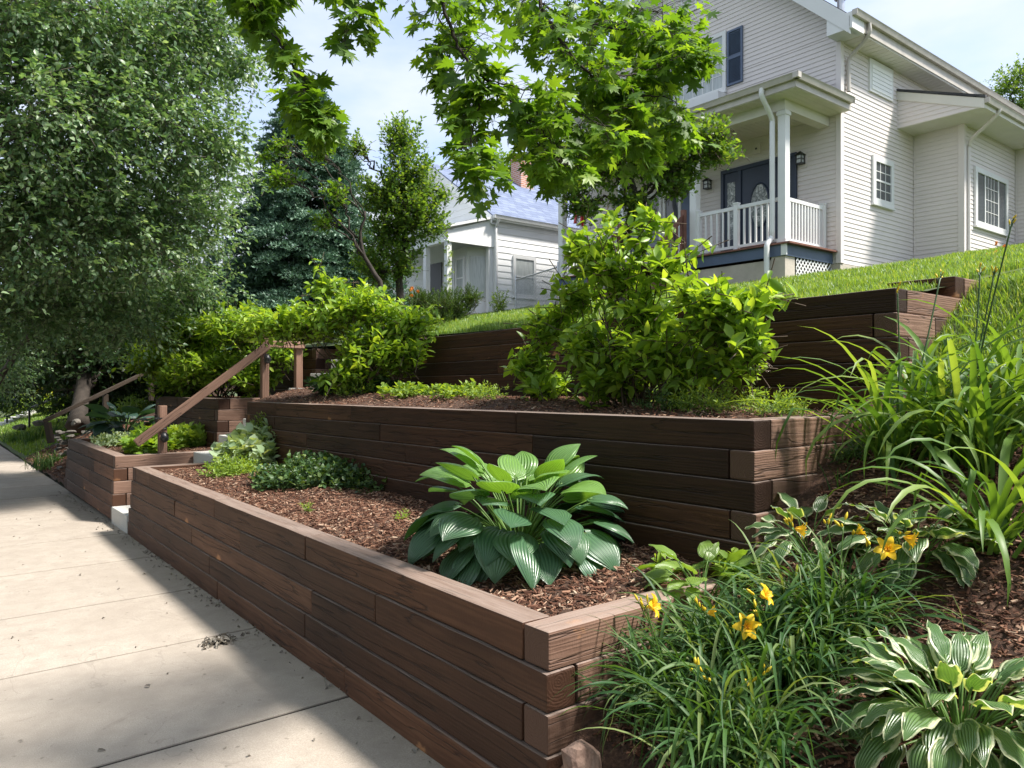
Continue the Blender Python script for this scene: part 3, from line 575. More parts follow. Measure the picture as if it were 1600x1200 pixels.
mb.box(HX-.36, HX-.33, 11.36, 13.38, 8.49, 8.72); mb.box(HX-.33, HX-.02, 11.36, 11.39, 8.49, 8.72); mb.box(HX-.33, HX-.02, 13.35, 13.38, 8.49, 8.72); mb.box(HX-.33, HX-.02, 11.39, 13.35, 8.49, 8.66)
mb.obj('flower_box', M['trim'], house)
# side windows
window(house, 'Y', HYS-.012, 17.22, 18.22, 5.70, 6.80, 3, 4, fw=.13)
mb = MB(); bx(mb, 'Y', HYS, 17.08, 18.2, .0, .05, 8.22, 8.96); uwf = mb.obj('window', M['trim'], house)
mb = MB()
for k in range(6): bx(mb, 'Y', HYS, 17.16, 18.12, .05, .065, 8.28+k*.095, 8.36+k*.095)
mb.obj('blind', M['wsiding'], uwf)
# side wing
WX = 19.35; WY = 7.33
mb = MB(); mb.box(WX+.01, 22.62, WY+.01, HYS, 3.4, 7.66); mb.box(22.62, 30, 5.4, HYS, 3.4, 7.66); mb.obj('wing_core', M['siding'], house)
siding('wing_front', (WX, WY), (WX, HYS), (-1, 0), 4.62, 7.66, M['siding'], house)
siding('wing_side', (WX, WY), (22.6, WY), (0, -1), 4.62, 7.66, M['siding'], house)
siding('wing_front', (22.62, 5.4), (22.62, WY), (-1, 0), 4.9, 7.66, M['siding'], house); siding('wing_side', (22.62, 5.4), (30, 5.4), (0, -1), 5.1, 7.66, M['siding'], house)
mb = MB(); mb.box(WX-.012, 22.6, WY-.012, HYS, 3.4, 4.61); mb.obj('foundation', M['found'], house)
mb = MB(); mb.box(WX-.035, WX+.10, WY-.035, WY+.1, 4.62, 7.65); mb.box(WX-.03, WX+.02, HYS-.04, HYS-.02, 4.62, 7.65); mb.box(22.58, 22.6, WY-.05, WY-.02, 4.62, 7.65); mb.each('corner_trim', M['siding'], house)
EX = 18.5; EY = 6.6
def tc_(z): k = (z-7.66)/(8.40-7.66); return (0, max(1-k, 0))
siding('wing_gable', (EX, HYS), (EX, EY+.05), (-1, 0), 7.66, 8.38, M['siding'], house, clip=tc_)
mb = MB(); mb.add([(EX, HYS, 7.65), (30, HYS, 7.65), (30, EY, 7.65), (EX, EY, 7.65), (EX, HYS, 7.66), (30, HYS, 7.66), (30, EY, 7.66), (EX, EY, 7.66)], [(0, 1, 2, 3), (4, 7, 6, 5), (0, 3, 7, 4), (3, 2, 6, 7)]); mb.obj('soffit', M['soffit'], house)
mb = MB(); mb.add([(EX-.03, HYS, 8.34), (EX-.03, EY-.02, 7.62), (EX-.03, EY-.02, 7.84), (EX-.03, HYS, 8.54), (EX+.01, HYS, 8.34), (EX+.01, EY-.02, 7.62), (EX+.01, EY-.02, 7.84), (EX+.01, HYS, 8.54)], [(0, 1, 2, 3), (0, 4, 5, 1), (3, 2, 6, 7), (1, 5, 6, 2)]); mb.box(EX+.01, 30, EY-.02, EY+.01, 7.64, 7.82); mb.obj('fascia', M['soffit'], house)
mb = MB(); mb.add([(EX-.05, HYS, 8.545), (30, HYS, 8.545), (30, EY-.05, 7.845), (EX-.05, EY-.05, 7.845), (EX-.05, HYS, 8.60), (30, HYS, 8.60), (30, EY-.05, 7.90), (EX-.05, EY-.05, 7.90)], [(0, 3, 2, 1), (4, 5, 6, 7), (0, 4, 7, 3), (3, 7, 6, 2)]); mb.obj('wing_roof', M['roof_dark'], house)
gutter('gutter', (EX-.02, EY-.02), (30, EY-.02), 7.84, house, (0, -1))
spout([(19.2, 6.52, 7.76), (19.22, 6.6, 7.62), (19.42, 7.15, 7.3), (19.5, 7.25, 7.15), (19.5, 7.27, 6.9), (19.5, 7.27, 4.55)], house).data.materials[0] = M['siding']
window(house, 'Y', WY-.012, 19.92, 21.98, 5.36, 6.76, 1, 1, fw=.12, slider=True)
mb = MB()
for k in range(1, 4): bx(mb, 'Y', WY-.012, 20.52+k*.19, 20.534+k*.19, .019, .03, 5.48, 6.64)
for k in range(1, 4): bx(mb, 'Y', WY-.012, 20.52, 21.4, .019, .029, 5.48+k*.29, 5.494+k*.29)
mb.obj('window_grille', M['trim'], house)
# vent pipe
mb = MB(); mb.pipe([(18.3, 9.75, 9.9), (18.3, 9.75, 11.15)], .085, 14); mb.pipe([(18.3, 9.75, 11.15), (18.3, 9.75, 11.19), (18.3, 9.75, 11.25), (18.3, 9.75, 11.29)], [.10, .155, .155, .1], 14); mb.obj('vent_pipe', M['galv'], house, True)
# porch
PX0 = 14.0; PF = 4.47; PY0 = 8.62; PY1 = 15.7
mb = MB(); k = PY0-.12
while k < PY1: mb.box(PX0-.06, HX-.02, k, k+.135, PF-.035, PF); k += .14
mb.obj('porch_floor', M['redwood'], house)
mb = MB(); mb.box(PX0, PX0+.04, PY0, 11.2, 4.20, PF-.037); mb.box(PX0, PX0+.04, 13.3, PY1, 4.20, PF-.037); mb.box(PX0+.04, HX-.015, PY0, PY0+.04, 4.20, PF-.037); mb.each('rim_board', M['slate'], house)
mb = MB(); mb.box(PX0-.02, PX0+.02, PY0-.02, PY0+.1, 4.21, PF-.038); mb.obj('corner_board', M['trim'], house)
mb = MB(); mb.box(PX0+.02, PX0+.38, PY0+.03, PY0+.35, 3.3, 4.2); mb.box(PX0+.05, HX-.05, PY0+.3, PY1-.1, 3.3, 4.15); mb.obj('porch_base', M['found'], house)
mb = MB(); s_ = .13; x = PX0+.42
for i in range(-6, 14):
    for sg, yy in ((1, PY0+.022), (-1, PY0+.031)):
        xa = x+i*s_; za, zb = 3.60, 4.19; pts = [(xa, za), (xa+sg*(zb-za), zb)]
        (u0, v0), (u1, v1) = pts
        if u1 < u0: (u0, v0), (u1, v1) = (u1, v1), (u0, v0)
        lo, hi = x, HX-.02
        if u1 < lo or u0 > hi: continue
        mk = (v1-v0)/(u1-u0)
        if u0 < lo: v0 += mk*(lo-u0); u0 = lo
        if u1 > hi: v1 += mk*(hi-u1); u1 = hi
        mb.bar((u0, yy, v0), (u1, yy, v1), .008, .028, (0, 1, 0)) if False else mb.bar((u0, yy, v0), (u1, yy, v1), .006, .03)
mb.obj('lattice', M['trim'], house)
mb = MB(); mb.box(x-.05, HX-.02, PY0+.34, PY0+.36, 3.3, 4.19); mb.obj('crawl_space', M['black'], house)
for py_ in (8.79, 11.05, 13.3, 15.55):
    mb = MB(); w = .085; mb.box(14.20-w, 14.20+w, py_-w, py_+w, PF, 7.22); mb.box(14.20-w-.02, 14.20+w+.02, py_-w-.02, py_+w+.02, 7.12, 7.2); mb.box(14.20-w-.02, 14.20+w+.02, py_-w-.02, py_+w+.02, PF, PF+.1); mb.obj('porch_post', M['trim'], house)
mb = MB(); mb.box(14.10, 14.34, 8.70, 15.7, 7.22, 7.43); mb.box(14.34, HX-.02, 8.70, 8.94, 7.22, 7.43); mb.obj('porch_beam', M['soffit'], house)
mb = MB(); mb.box(13.72, HX-.02, 8.24, 16.0, 7.43, 7.47)
for k in range(62): mb.box(13.74, HX-.04, 8.3+k*.125, 8.306+k*.125, 7.425, 7.43)
mb.obj('porch_ceiling', M['soffit'], house)
mb = MB(); mb.box(13.70, 13.73, 8.22, 16.0, 7.44, 7.62); mb.box(13.73, HX, 8.22, 8.25, 7.44, 7.62); mb.obj('fascia', M['gutter'], house)
gutter('gutter', (13.70, 8.10), (13.70, 16.0), 7.68, house, (-1, 0)); gutter('gutter', (13.58, 8.22), (HX-.03, 8.22), 7.68, house, (0, -1))
mb = MB(); mb.add([(13.6, 8.12, 7.69), (13.6, 16.1, 7.69), (HX-.02, 16.1, 8.25), (HX-.02, 8.9, 8.25), (HX-.02, 8.12, 7.69)], [(0, 1, 2, 3)]); mb.add([(13.6, 8.12, 7.69), (HX-.02, 8.9, 8.25), (HX-.02, 8.12, 7.69)], [(0, 1, 2, 2)]); mb.obj('porch_roof', M['roof_dark'], house)
spout([(13.66, 8.95, 7.6), (13.66, 8.95, 7.45), (13.85, 8.95, 7.25), (14.06, 8.97, 7.05), (14.06, 8.97, 6.8), (14.06, 8.97, 4.75), (14.02, 8.97, 4.6), (13.88, 8.97, 4.45), (13.86, 8.97, 4.3), (13.86, 8.97, 3.85)], house, .1)
def rail(a, b, n, z0=PF):
    mb = MB(); a = np.array([*a, 0.]); b = np.array([*b, 0.]); up = np.array([0, 0, 1.])
    mb.bar(a+up*(z0+.95), b+up*(z0+.95), .05, .075); mb.bar(a+up*(z0+.10), b+up*(z0+.10), .045, .06)
    for i in range(1, n): q = a+(b-a)*i/n; mb.box(q[0]-.018, q[0]+.018, q[1]-.018, q[1]+.018, z0+.12, z0+.92)
    mb.obj('railing', M['trim'], house)
def rpost(x, y):
    mb = MB(); mb.box(x-.05, x+.05, y-.05, y+.05, PF, PF+1.03); mb.box(x-.06, x+.06, y-.06, y+.06, PF+1.03, PF+1.06); mb.obj('railing_post', M['trim'], house)
rail((14.2, 8.88), (14.2, 9.88), 7); rail((14.2, 9.98), (14.2, 10.9), 6); rpost(14.2, 9.93); rpost(14.2, 10.94); rail((14.3, 8.79), (15.68, 8.79), 12); rpost(15.73, 8.79); rail((14.2, 13.45), (14.2, 15.45), 15); rpost(14.2, 13.43)
# porch stairs + brown rails
mb = MB()
for k in range(3): mb.box(13.0+.3*k, 14.0, 11.2, 13.25, 3.3, 4.2-.16*(2-k)-.16)
mb.obj('porch_stairs', M['redwood'], house)
for yy in (11.22, 13.2):
    mb = MB(); mb.box(13.95, 14.05, yy-.05, yy+.05, PF, PF+1.1); mb.box(12.9, 13.0, yy-.05, yy+.05, 3.4, 4.6); mb.bar((14.05, yy, PF+1.0), (12.9, yy, 4.45), .05, .1); mb.bar((14.05, yy, PF+.15), (12.9, yy, 3.75), .04, .07)
    for i in range(1, 8): q = i/8; xx = 14.05-1.15*q; mb.box(xx-.018, xx+.018, yy-.018, yy+.018, PF+.15-.87*q, PF+1.0-1.02*q)
    mb.obj('stair_rail', M['redwood'], house)
# front door with sidelight
def dbox(mb, y0, y1, o0, o1, z0, z1): mb.box(HX-o1, HX-o0, y0, y1, z0, z1)
mb = MB(); DZ = 6.83
for q in ((9.46, 9.54), (9.86, 9.94), (10.92, 11.0), (11.42, 11.5)): dbox(mb, *q, .015, .07, PF, DZ)
for q in ((9.54, 9.86), (9.94, 10.92), (11.0, 11.42)): dbox(mb, *q, .015, .07, DZ-.09, DZ)
door = mb.obj('door', M['navy'], house)
mb = MB(); dbox(mb, 9.54, 9.86, .015, .035, PF, DZ-.09); dbox(mb, 9.94, 10.92, .015, .035, PF, DZ-.09); dbox(mb, 11.0, 11.42, .015, .035, PF, DZ-.09); mb.obj('door_leaf', M['navy'], door)
cy, cz, ry, rz = 10.42, 5.80, .235, .50; a = np.linspace(0, 2*math.pi, 41)[:-1]
mb = MB(); V = [(HX-.045, cy+ry*math.cos(q), cz+rz*math.sin(q)) for q in a]+[(HX-.045, cy, cz)]; mb.add(V, [(i, (i+1) % 40, 40, 40) for i in range(40)]); mb.obj('oval_glass', M['etched'], door)
mb = MB(); mb.pipe([(HX-.045, cy+(ry+.02)*math.cos(q), cz+(rz+.02)*math.sin(q)) for q in np.append(a, a[:2])], .024, 8); mb.obj('oval_frame', M['navy'], door, True)
mb = MB(); dbox(mb, 11.10, 11.32, .035, .042, 5.1, 6.5); mb.obj('sidelight_glass', M['etched'], door)
mb = MB(); mb.pipe([(HX-.035, 10.02, 5.45), (HX-.10, 10.02, 5.45), (HX-.10, 10.12, 5.45)], .014, 8); mb.obj('door_handle', M['black'], door, True)
def lantern(y, z):
    mb = MB(); mb.box(HX-.03, HX-.012, y-.09, y+.09, z-.22, z+.12); bp = mb.obj('wall_lantern', M['siding'], house)
    mb = MB(); c = HX-.14
    for i in (-1, 1):
        for j in (-1, 1): mb.box(c+i*.065-.008, c+i*.065+.008, y+j*.065-.008, y+j*.065+.008, z-.13, z+.05)
    mb.box(c-.08, c+.08, y-.08, y+.08, z-.15, z-.13); mb.box(c-.073, c+.073, y-.073, y+.073, z-.045, z-.03)
    mb.add([(c-.1, y-.1, z+.05), (c+.1, y-.1, z+.05), (c+.1, y+.1, z+.05), (c-.1, y+.1, z+.05), (c, y, z+.15)], [(0, 1, 4, 4), (1, 2, 4, 4), (2, 3, 4, 4), (3, 0, 4, 4), (0, 3, 2, 1)]); mb.bar((c, y, z+.13), (HX-.03, y, z+.08), .02, .02); mb.obj('lantern_cage', M['black'], bp)
    mb = MB(); mb.box(c-.055, c+.055, y-.055, y+.055, z-.128, z+.045); mb.obj('lantern_glass', M['curtain_glass'], bp)
lantern(9.32, 6.66); lantern(11.85, 6.60)
mb = MB(); mb.box(HX-.045, HX-.012, 10.40, 10.62, 7.04, 7.28); dbl = mb.obj('doorbell_chime', M['siding'], house)
mb = MB(); mb.box(HX-.06, HX-.045, 10.49, 10.53, 7.14, 7.18); mb.obj('chime_button', M['black'], dbl)
window(house, 'X', HX-.012, 12.75, 13.35, 5.0, 6.7, 1, 1, fw=.08); window(house, 'X', HX-.012, 13.4, 14.6, 5.0, 6.7, 2, 2, fw=.08)
mb = MB(); mb.box(HX-.05, HX-.015, 12.28, 12.72, 5.0, 6.7); mb.obj('shutter', M['slate'], house)
mb = MB(); mb.box(HX-.05, HX-.02, 8.95, 9.2, 4.6, 5.6); mb.obj('utility_panel', M['siding'], house)
# flag
rt = root('flag', 'striped red and white flag with blue star corner hanging on the porch', 'flag', (13.9, 14.6, 6.6))
mb = MB(); mb.pipe([(14.15, 14.6, 6.9), (13.3, 14.6, 7.55)], .014, 8); mb.obj('flagpole', M['galv'], rt, True)
def flagmesh(u0, u1, v0, v1, m, nm):
    n = 8; V = []; F = []
    for i in range(n+1):
        for j in range(n+1):
            u = u0+(u1-u0)*i/n; v = v0+(v1-v0)*j/n; V.append((13.72+.22*u+.05*math.sin(v*9), 14.6+.10*math.sin(u*14)*(.3+v)-.35*v*.2, 7.15+.1*(1-u)-1.45*v))
    for i in range(n):
        for j in range(n): F.append((i*(n+1)+j, (i+1)*(n+1)+j, (i+1)*(n+1)+j+1, i*(n+1)+j+1))
    mesh(nm, V, F, m, rt, smooth=True)
M['flag_red'] = plain('flag_red', (.55, .03, .04), .7); M['flag_white'] = plain('flag_white', (.75, .75, .74), .7); M['flag_blue'] = plain('flag_blue', (.03, .07, .30), .7)
for k in range(13):
    lo = 0. if k >= 7 else .0; flagmesh(k/13*.9, (k+1)/13*.9, .4 if k < 7 else 0., 1., M['flag_white'] if k % 2 else M['flag_red'], 'stripe')
flagmesh(0, 7/13*.9, 0, .4, M['flag_blue'], 'star_field')
# ------------------------------------------------------------ neighbour's white house
NX = 14.5; NY = 19.03
nh = root('white_house', 'white one-storey neighbour house with blue-grey shingle roof and open front porch', 'house', (NX, NY, 3.6))
NPK = 22.6; NZE = 6.75; slp = .66; YE = 2*NPK-NY
mb = MB(); mb.box(NX+.01, 24, NY+.01, YE-.01, 3., NZE); mb.obj('wall_core', M['wsiding'], nh)
siding('side_wall', (NX, NY), (24, NY), (0, -1), 3.72, NZE, M['wsiding'], nh, ex=.2, lap=.02)
siding('front_wall', (NX, NY), (NX, YE), (-1, 0), 3.72, NZE, M['wsiding'], nh, ex=.2, lap=.02)
def g2(z): k = (z-NZE)/slp/(YE-NY); return (k, 1-k)
siding('gable', (NX, NY), (NX, YE), (-1, 0), NZE, NZE+slp*(NPK-NY), M['wsiding'], nh, ex=.2, clip=g2, lap=.02)
mb = MB()
for sg in (-1, 1):
    ye = NPK+sg*3.72; zt = NZE+slp*(NPK-NY)+.1; ze = zt-slp*3.72; mb.add([(NX-.2, NPK, zt+.08), (24.2, NPK, zt+.08), (24.2, ye, ze+.08), (NX-.2, ye, ze+.08), (NX-.2, NPK, zt), (24.2, NPK, zt), (24.2, ye, ze), (NX-.2, ye, ze)], [(0, 1, 2, 3), (4, 7, 6, 5), (0, 3, 7, 4), (3, 2, 6, 7), (1, 5, 6, 2)])
nroof = mb.obj('roof', M['roof_blue'], nh)
mb = MB()
for sg in (-1, 1):
    ye = NPK+sg*3.73; zt = NZE+slp*(NPK-NY)+.09; ze = zt-slp*3.73; mb.add([(NX-.23, NPK, zt-.2), (NX-.23, ye, ze-.2), (NX-.23, ye, ze+.06), (NX-.23, NPK, zt+.06), (NX, NPK, zt-.2), (NX, ye, ze-.2), (NX, ye, ze+.0), (NX, NPK, zt)], [(0, 1, 2, 3), (0, 4, 5, 1)])
mb.box(NX-.2, 24, NY-.19, NY-.15, 6.66, 6.80); mb.obj('rake_trim', M['wsiding'], nh)
o = gutter('gutter', (NX-.2, NY-.19), (24, NY-.19), 6.82, nh, (0, -1)); o.data.materials[0] = M['trim']
mb = MB(); mb.box(NX-.03, NX+.1, NY-.03, NY+.08, 3.7, NZE); mb.each('corner_trim', M['trim'], nh)
spout([(NX-.05, NY-.25, 6.7), (NX-.02, NY-.12, 6.5), (NX-.02, NY-.08, 6.3), (NX-.02, NY-.08, 3.8)], nh, .08)
window(nh, 'Y', NY-.02, 15.2, 16.15, 4.35, 5.68, 1, 1, fw=.1, glass='curtain_glass')
window(nh, 'Y', NY-.02, 18.2, 19.1, 4.35, 5.68, 1, 1, fw=.1, glass='curtain_glass')
mb = MB(); mb.box(18.0, 18.6, 22.0, 22.6, 8.2, 10.15); mb.box(17.95, 18.65, 21.95, 22.65, 10.0, 10.1); mb.obj('chimney', M['brick'], nroof)
# porch of the white house
QX = 12.72
mb = MB(); mb.box(QX, NX, NY+.02, 24.6, 3.2, 3.75); mb.obj('porch_floor', M['found'], nh)
mb = MB()
for yy in (NY+.13, 20.35, 21.75, 23.1, 24.4): mb.box(QX+.02, QX+.18, yy-.08, yy+.08, 3.75, 5.85)
mb.box(NX-.2, NX-.04, NY+.05, NY+.21, 3.75, 5.85)
mb.each('porch_post', M['trim'], nh)
mb = MB(); mb.box(QX, QX+.2, NY, 24.6, 5.85, 6.2); mb.add([(QX+.2, NY, 5.85), (NX-.03, NY, 5.85), (NX-.03, NY, 6.72), (QX+.2, NY, 6.24), (QX+.2, NY+.1, 5.85), (NX-.03, NY+.1, 5.85), (NX-.03, NY+.1, 6.72), (QX+.2, NY+.1, 6.24)], [(0, 1, 2, 3), (4, 7, 6, 5), (0, 4, 5, 1)]); mb.obj('porch_beam', M['wsiding'], nh)
mb = MB(); mb.add([(QX-.2, NY-.12, 6.2), (NX, NY-.12, 6.76), (NX, 24.8, 6.76), (QX-.2, 24.8, 6.2), (QX-.2, NY-.12, 6.28), (NX, NY-.12, 6.84), (NX, 24.8, 6.84), (QX-.2, 24.8, 6.28)], [(0, 3, 2, 1), (4, 5, 6, 7), (0, 1, 5, 4), (0, 4, 7, 3)]); mb.obj('porch_roof', M['trim'], nh)
# bay window behind the porch
mb = MB(); b0 = [(NX-.02, 19.35), (NX-.55, 19.75), (NX-.55, 21.0), (NX-.02, 21.4)]
V = [(x, y, z) for x, y in b0 for z in (3.75, 5.9)]; mb.add(V, [(0, 2, 3, 1), (2, 4, 5, 3), (4, 6, 7, 5), (1, 3, 5, 7)]); mb.obj('bay', M['trim'], nh)
window(nh, 'X', NX-.56, 19.85, 20.35, 4.3, 5.6, 1, 1, fw=.06, glass='curtain_glass', sill=False); window(nh, 'X', NX-.56, 20.4, 20.9, 4.3, 5.6, 1, 1, fw=.06, glass='curtain_glass', sill=False)
mb = MB(); mb.bar((NX-.10, 19.38, 4.95), (NX-.50, 19.68, 4.95), .06, 1.3); mb.obj('bay_pane', M['curtain_glass'], nh)
mb = MB(); mb.box(NX-.05, NX-.02, 22.0, 22.9, 3.75, 5.75); mb.obj('door', M['black'], nh)
# vine on the post
ells = [(QX+.1, NY+.1, 4.1+.28*i, .14, .14, .2) for i in range(7)]
rt = root('climbing_vine', 'leafy green vine climbing the corner porch post of the white house', 'vine', (QX-.02, NY-.06, 3.75)); foliage(rt, ells, 90, 5, .14, .075, T_BROAD, M['weed'], name='foliage', droop=.3)
# chain link fence
rt = root('chain_link_fence', 'short galvanised chain-link fence section beside the white house', 'fence', (13.6, 16.5, 3.5))
pa = at(806, 500, 22.); pa[2] = 3.55; pb = at(872, 500, 19.5); pb[2] = 3.55; mb = MB()
for q in (pa, pb): mb.pipe([q, q+np.array([0, 0, 1.15])], .03, 8)
mb.each('fence_post', M['galv'], rt, True); mb = MB(); mb.pipe([pa+np.array([0, 0, 1.02]), pb+np.array([0, 0, 1.02])], .02, 6); mb.obj('top_rail', M['galv'], rt, True)
mb = MB(); Lf = np.linalg.norm(pb-pa); n = int(Lf/.09)
for i in range(-11, n):
    for sg in (1, -1):
        s0, s1 = i*.09, i*.09+1.0; t0, t1 = max(s0, 0), min(s1, Lf)
        if t1 <= t0: continue
        z0_, z1_ = (t0-s0), (t1-s0)
        if sg < 0: z0_, z1_ = 1-z0_, 1-z1_
        mb.bar(pa+(pb-pa)*t0/Lf+np.array([0, 0, z0_]), pa+(pb-pa)*t1/Lf+np.array([0, 0, z1_]), .006, .006)
mb.obj('wire_mesh', M['galv'], rt)

# ================================================================ vegetation
def px_ells(lst):
    """(px, py, d, r) or (px, py, d, rx, rz) -> ellipsoids in the world."""
    out = []
    for q in lst:
        p = at(q[0], q[1], q[2]); rx = q[3]; rz = q[4] if len(q) > 4 else rx*.8; out.append((*p, rx, rx, rz))
    return out
def bed_ells(X, lst):
    out = []
    for q in lst:
        dx = q[4] if len(q) > 4 else 0.; p = atX(q[0], q[1], X+dx); out.append((*p, q[2], q[2]*.85, q[3]))
    return out
# ---- large street tree on the left (trunk beyond the frame edge) and neighbours
lt = px_ells([(-60, -60, 9.5, 1.7), (60, 20, 8.6, 1.2), (190, 40, 9.2, 1.2), (310, 20, 9.6, .9), (375, 90, 10, .45), (90, 190, 8.6, 1.3), (250, 180, 9.4, 1.2), (345, 215, 9.8, .62), (30, 340, 8.8, 1.2), (180, 340, 9.6, 1.3),
     (300, 330, 10.4, .95), (60, 470, 10.4, 1.1), (190, 470, 11, 1.1), (310, 440, 11.6, .8), (-120, 250, 9, 1.8), (-160, 440, 9.5, 1.5), (-20, 560, 13, 1.0), (130, 130, 10.8, 1.5), (270, 80, 11, 1.4), (200, 360, 12, 1.4), (310, 270, 12, 1.1), (60, 420, 12, 1.4), (110, 300, 11, 1.4)])
lt += [(-.3, 9.5, 7.5, 2.0, 2.2, 1.6), (.8, 11.5, 9., 2.4, 2.4, 1.8), (-1.6, 12, 7., 2.2, 2.2, 1.8), (-1.5, 9, 5.5, 1.8, 1.8, 1.3)]
rt = root('street_tree', 'large dense tree with drooping toothed leaves filling the upper left, over the sidewalk', 'tree', (-.9, 11.6, 0))
P = spline([(-.9, 11.6, -.2), (-.8, 11.5, 1.6), (-.5, 11.3, 3.2), (-.2, 11.0, 5.2), (.2, 10.8, 7.6)], 6, .01); ls = [(P, np.linspace(.24, .08, len(P)))]
def plimb(pts, r0, r1): Q = spline([at(*p) for p in pts], 5, .012); ls.append((Q, np.linspace(r0, r1, len(Q))))
ls.append(limb(P[10], at(-40, 440, 10), .10, .07)); plimb([(-40, 440, 10), (30, 350, 9.3), (95, 275, 9.2), (125, 190, 9.2), (150, 90, 9.3)], .085, .02)
ls.append(limb(P[14], at(-30, 100, 9), .08, .04)); plimb([(-30, 95, 9), (30, 70, 8.9), (75, 38, 8.8), (140, 10, 9)], .045, .012); plimb([(-30, 100, 9), (40, 108, 8.9), (100, 128, 9), (190, 150, 9.3), (270, 140, 9.5)], .035, .008)
ls.append(limb(P[9], at(-20, 600, 11.5), .08, .06)); plimb([(-20, 620, 12), (20, 560, 12), (48, 520, 11.8), (90, 470, 11.5), (150, 420, 11)], .06, .02); plimb([(150, 420, 11), (230, 330, 10.5), (290, 200, 10), (330, 90, 10)], .03, .01)
for e in lt: ls.append(limb(P[random.randint(9, len(P)-3)], e[:3], .04, .008, .04))
tubes('trunk', ls, M['bark2'], rt, 7)
foliage(rt, lt, 20000, 9, .42, .074, tpl_leaf(.30, .08, .10), M['birch'], droop=.55, spread=.75, shell=.35, twr=.0028, flat=1., tm=M['bark2'], jit=.5)
low = px_ells([(118, 628, 16.2, .8, .35), (140, 600, 16.2, .8, .5), (20, 590, 20, 1.3, .9), (100, 560, 20, 1.4, 1.), (300, 600, 21, 1.6, .9), (210, 560, 20, 1.4, .9), (60, 560, 17, 1.2, 1.0), (150, 540, 16, 1.2, .9), (240, 545, 16.5, 1.1, .8), (330, 520, 16, 1.2, .9), (110, 480, 18, 1.8, 1.3), (250, 440, 18, 1.8, 1.5), (330, 470, 17, 1.2), (15, 500, 15, 1.3, 1.), (175, 590, 19, .9, .6), (285, 590, 18, 1., .55)])
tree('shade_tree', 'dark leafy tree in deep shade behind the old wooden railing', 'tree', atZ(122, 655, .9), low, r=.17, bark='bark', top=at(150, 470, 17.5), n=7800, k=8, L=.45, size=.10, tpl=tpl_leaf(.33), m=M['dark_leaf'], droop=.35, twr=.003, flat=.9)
# ---- spruce
sb = at(480, 520, 16.5); sb[2] = lawn_z(sb[0])-.1; H = at(480, 128, 16.5)[2]-sb[2]
rt = root('spruce_tree', 'tall blue-green spruce with layered drooping branches behind the stairs', 'tree', sb)
tubes('trunk', [(np.array([sb+np.array([0, 0, H*t]) for t in np.linspace(-.02, .98, 10)]), np.linspace(.2, .02, 10))], M['bark'], rt, 8)
st = []; dr = []; Ln = []
for k in range(620):
    h = (k/620)**.85; z = .03+.95*(min(int(h*21)+.5, 20.5)/21+rng.normal(0, .006)); Rr = (2.3*(1-z)**.72+.06)*rng.uniform(.72, 1.12); a = rng.uniform(0, 6.283)
    nb = max(3, int(Rr/.13)); zz = sb[2]+H*z; up0 = .25+.5*z
    for j in range(nb):
        t = (j+.6)/nb
        if t < .25: continue
        c = sb+np.array([math.cos(a)*Rr*t, math.sin(a)*Rr*t, 0]); c[2] = zz+Rr*(up0*t-.75*t*t)*.55
        for sd in (-1, 0, 1):
            w = Rr*.34*(1.15-t)*abs(sd); ang = a+sd*.75
            d = np.array([math.cos(ang), math.sin(ang), .12-.22*abs(sd)]); st.append(c+np.array([0, 0, rng.normal(0, .03)])); dr.append(d); Ln.append(.17+w*.8)
st = np.array(st); dr = nrm(np.array(dr)+rng.normal(0, .12, (len(dr), 3))); Ln = np.array(Ln)*rng.uniform(.8, 1.2, len(dr)); kk = 22
t = (np.arange(kk)+.5)/kk; P = st[:, None]+dr[:, None]*(Ln[:, None]*t[None])[..., None]; P[..., 2] -= .12*(t**2)*Ln[:, None]
D = nrm(np.repeat(dr[:, None], kk, 1)*.8+rng.normal(0, .55, P.shape)+np.array([0, 0, .25])); P = P.reshape(-1, 3); D = D.reshape(-1, 3)
V, F = inst(tpl_small(.2, .01, 0), P, D, rdir(len(P)), rng.uniform(.055, .095, len(P))); mesh('crown', V, F, M['needle'], rt)
# ---- small hawthorn-like trees on the lawn
e1 = px_ells([(625, 215, 11, .38, .42), (640, 270, 11, .5, .45), (600, 300, 11, .45), (650, 330, 11, .55, .5), (605, 360, 11.3, .42, .45), (630, 400, 11, .34, .36), (590, 420, 11.2, .3, .3), (560, 225, 11, .22, .25), (575, 400, 11.6, .35, .3), (690, 300, 11, .18)])
tree('small_tree', 'small upright tree with dense dark lobed leaves left of the white house', 'tree', (*at(628, 500, 11)[:2], 2.25), e1, 'small lobed-leaf trees on the lawn', r=.07, top=at(632, 260, 11), n=1500, k=9, L=.28, size=.068, tpl=T_OAK, m=M['oakish'], up=.7, twr=.003)
e2 = px_ells([(440, 225, 9.5, .20, .14), (500, 235, 9.4, .26, .14), (440, 275, 9.4, .28, .16), (525, 300, 9.5, .22, .2), (505, 345, 9.6, .18, .16), (415, 245, 9.5, .16)])
tree('small_tree', 'bright yellow-green small tree spreading in front of the dark spruce', 'tree', (*at(590, 520, 9.7)[:2], 2.15), e2, 'small lobed-leaf trees on the lawn', r=.045, top=at(570, 330, 9.6), n=170, k=9, L=.25, size=.065, tpl=T_OAK, m=M['maple'], up=.3, twr=.003)
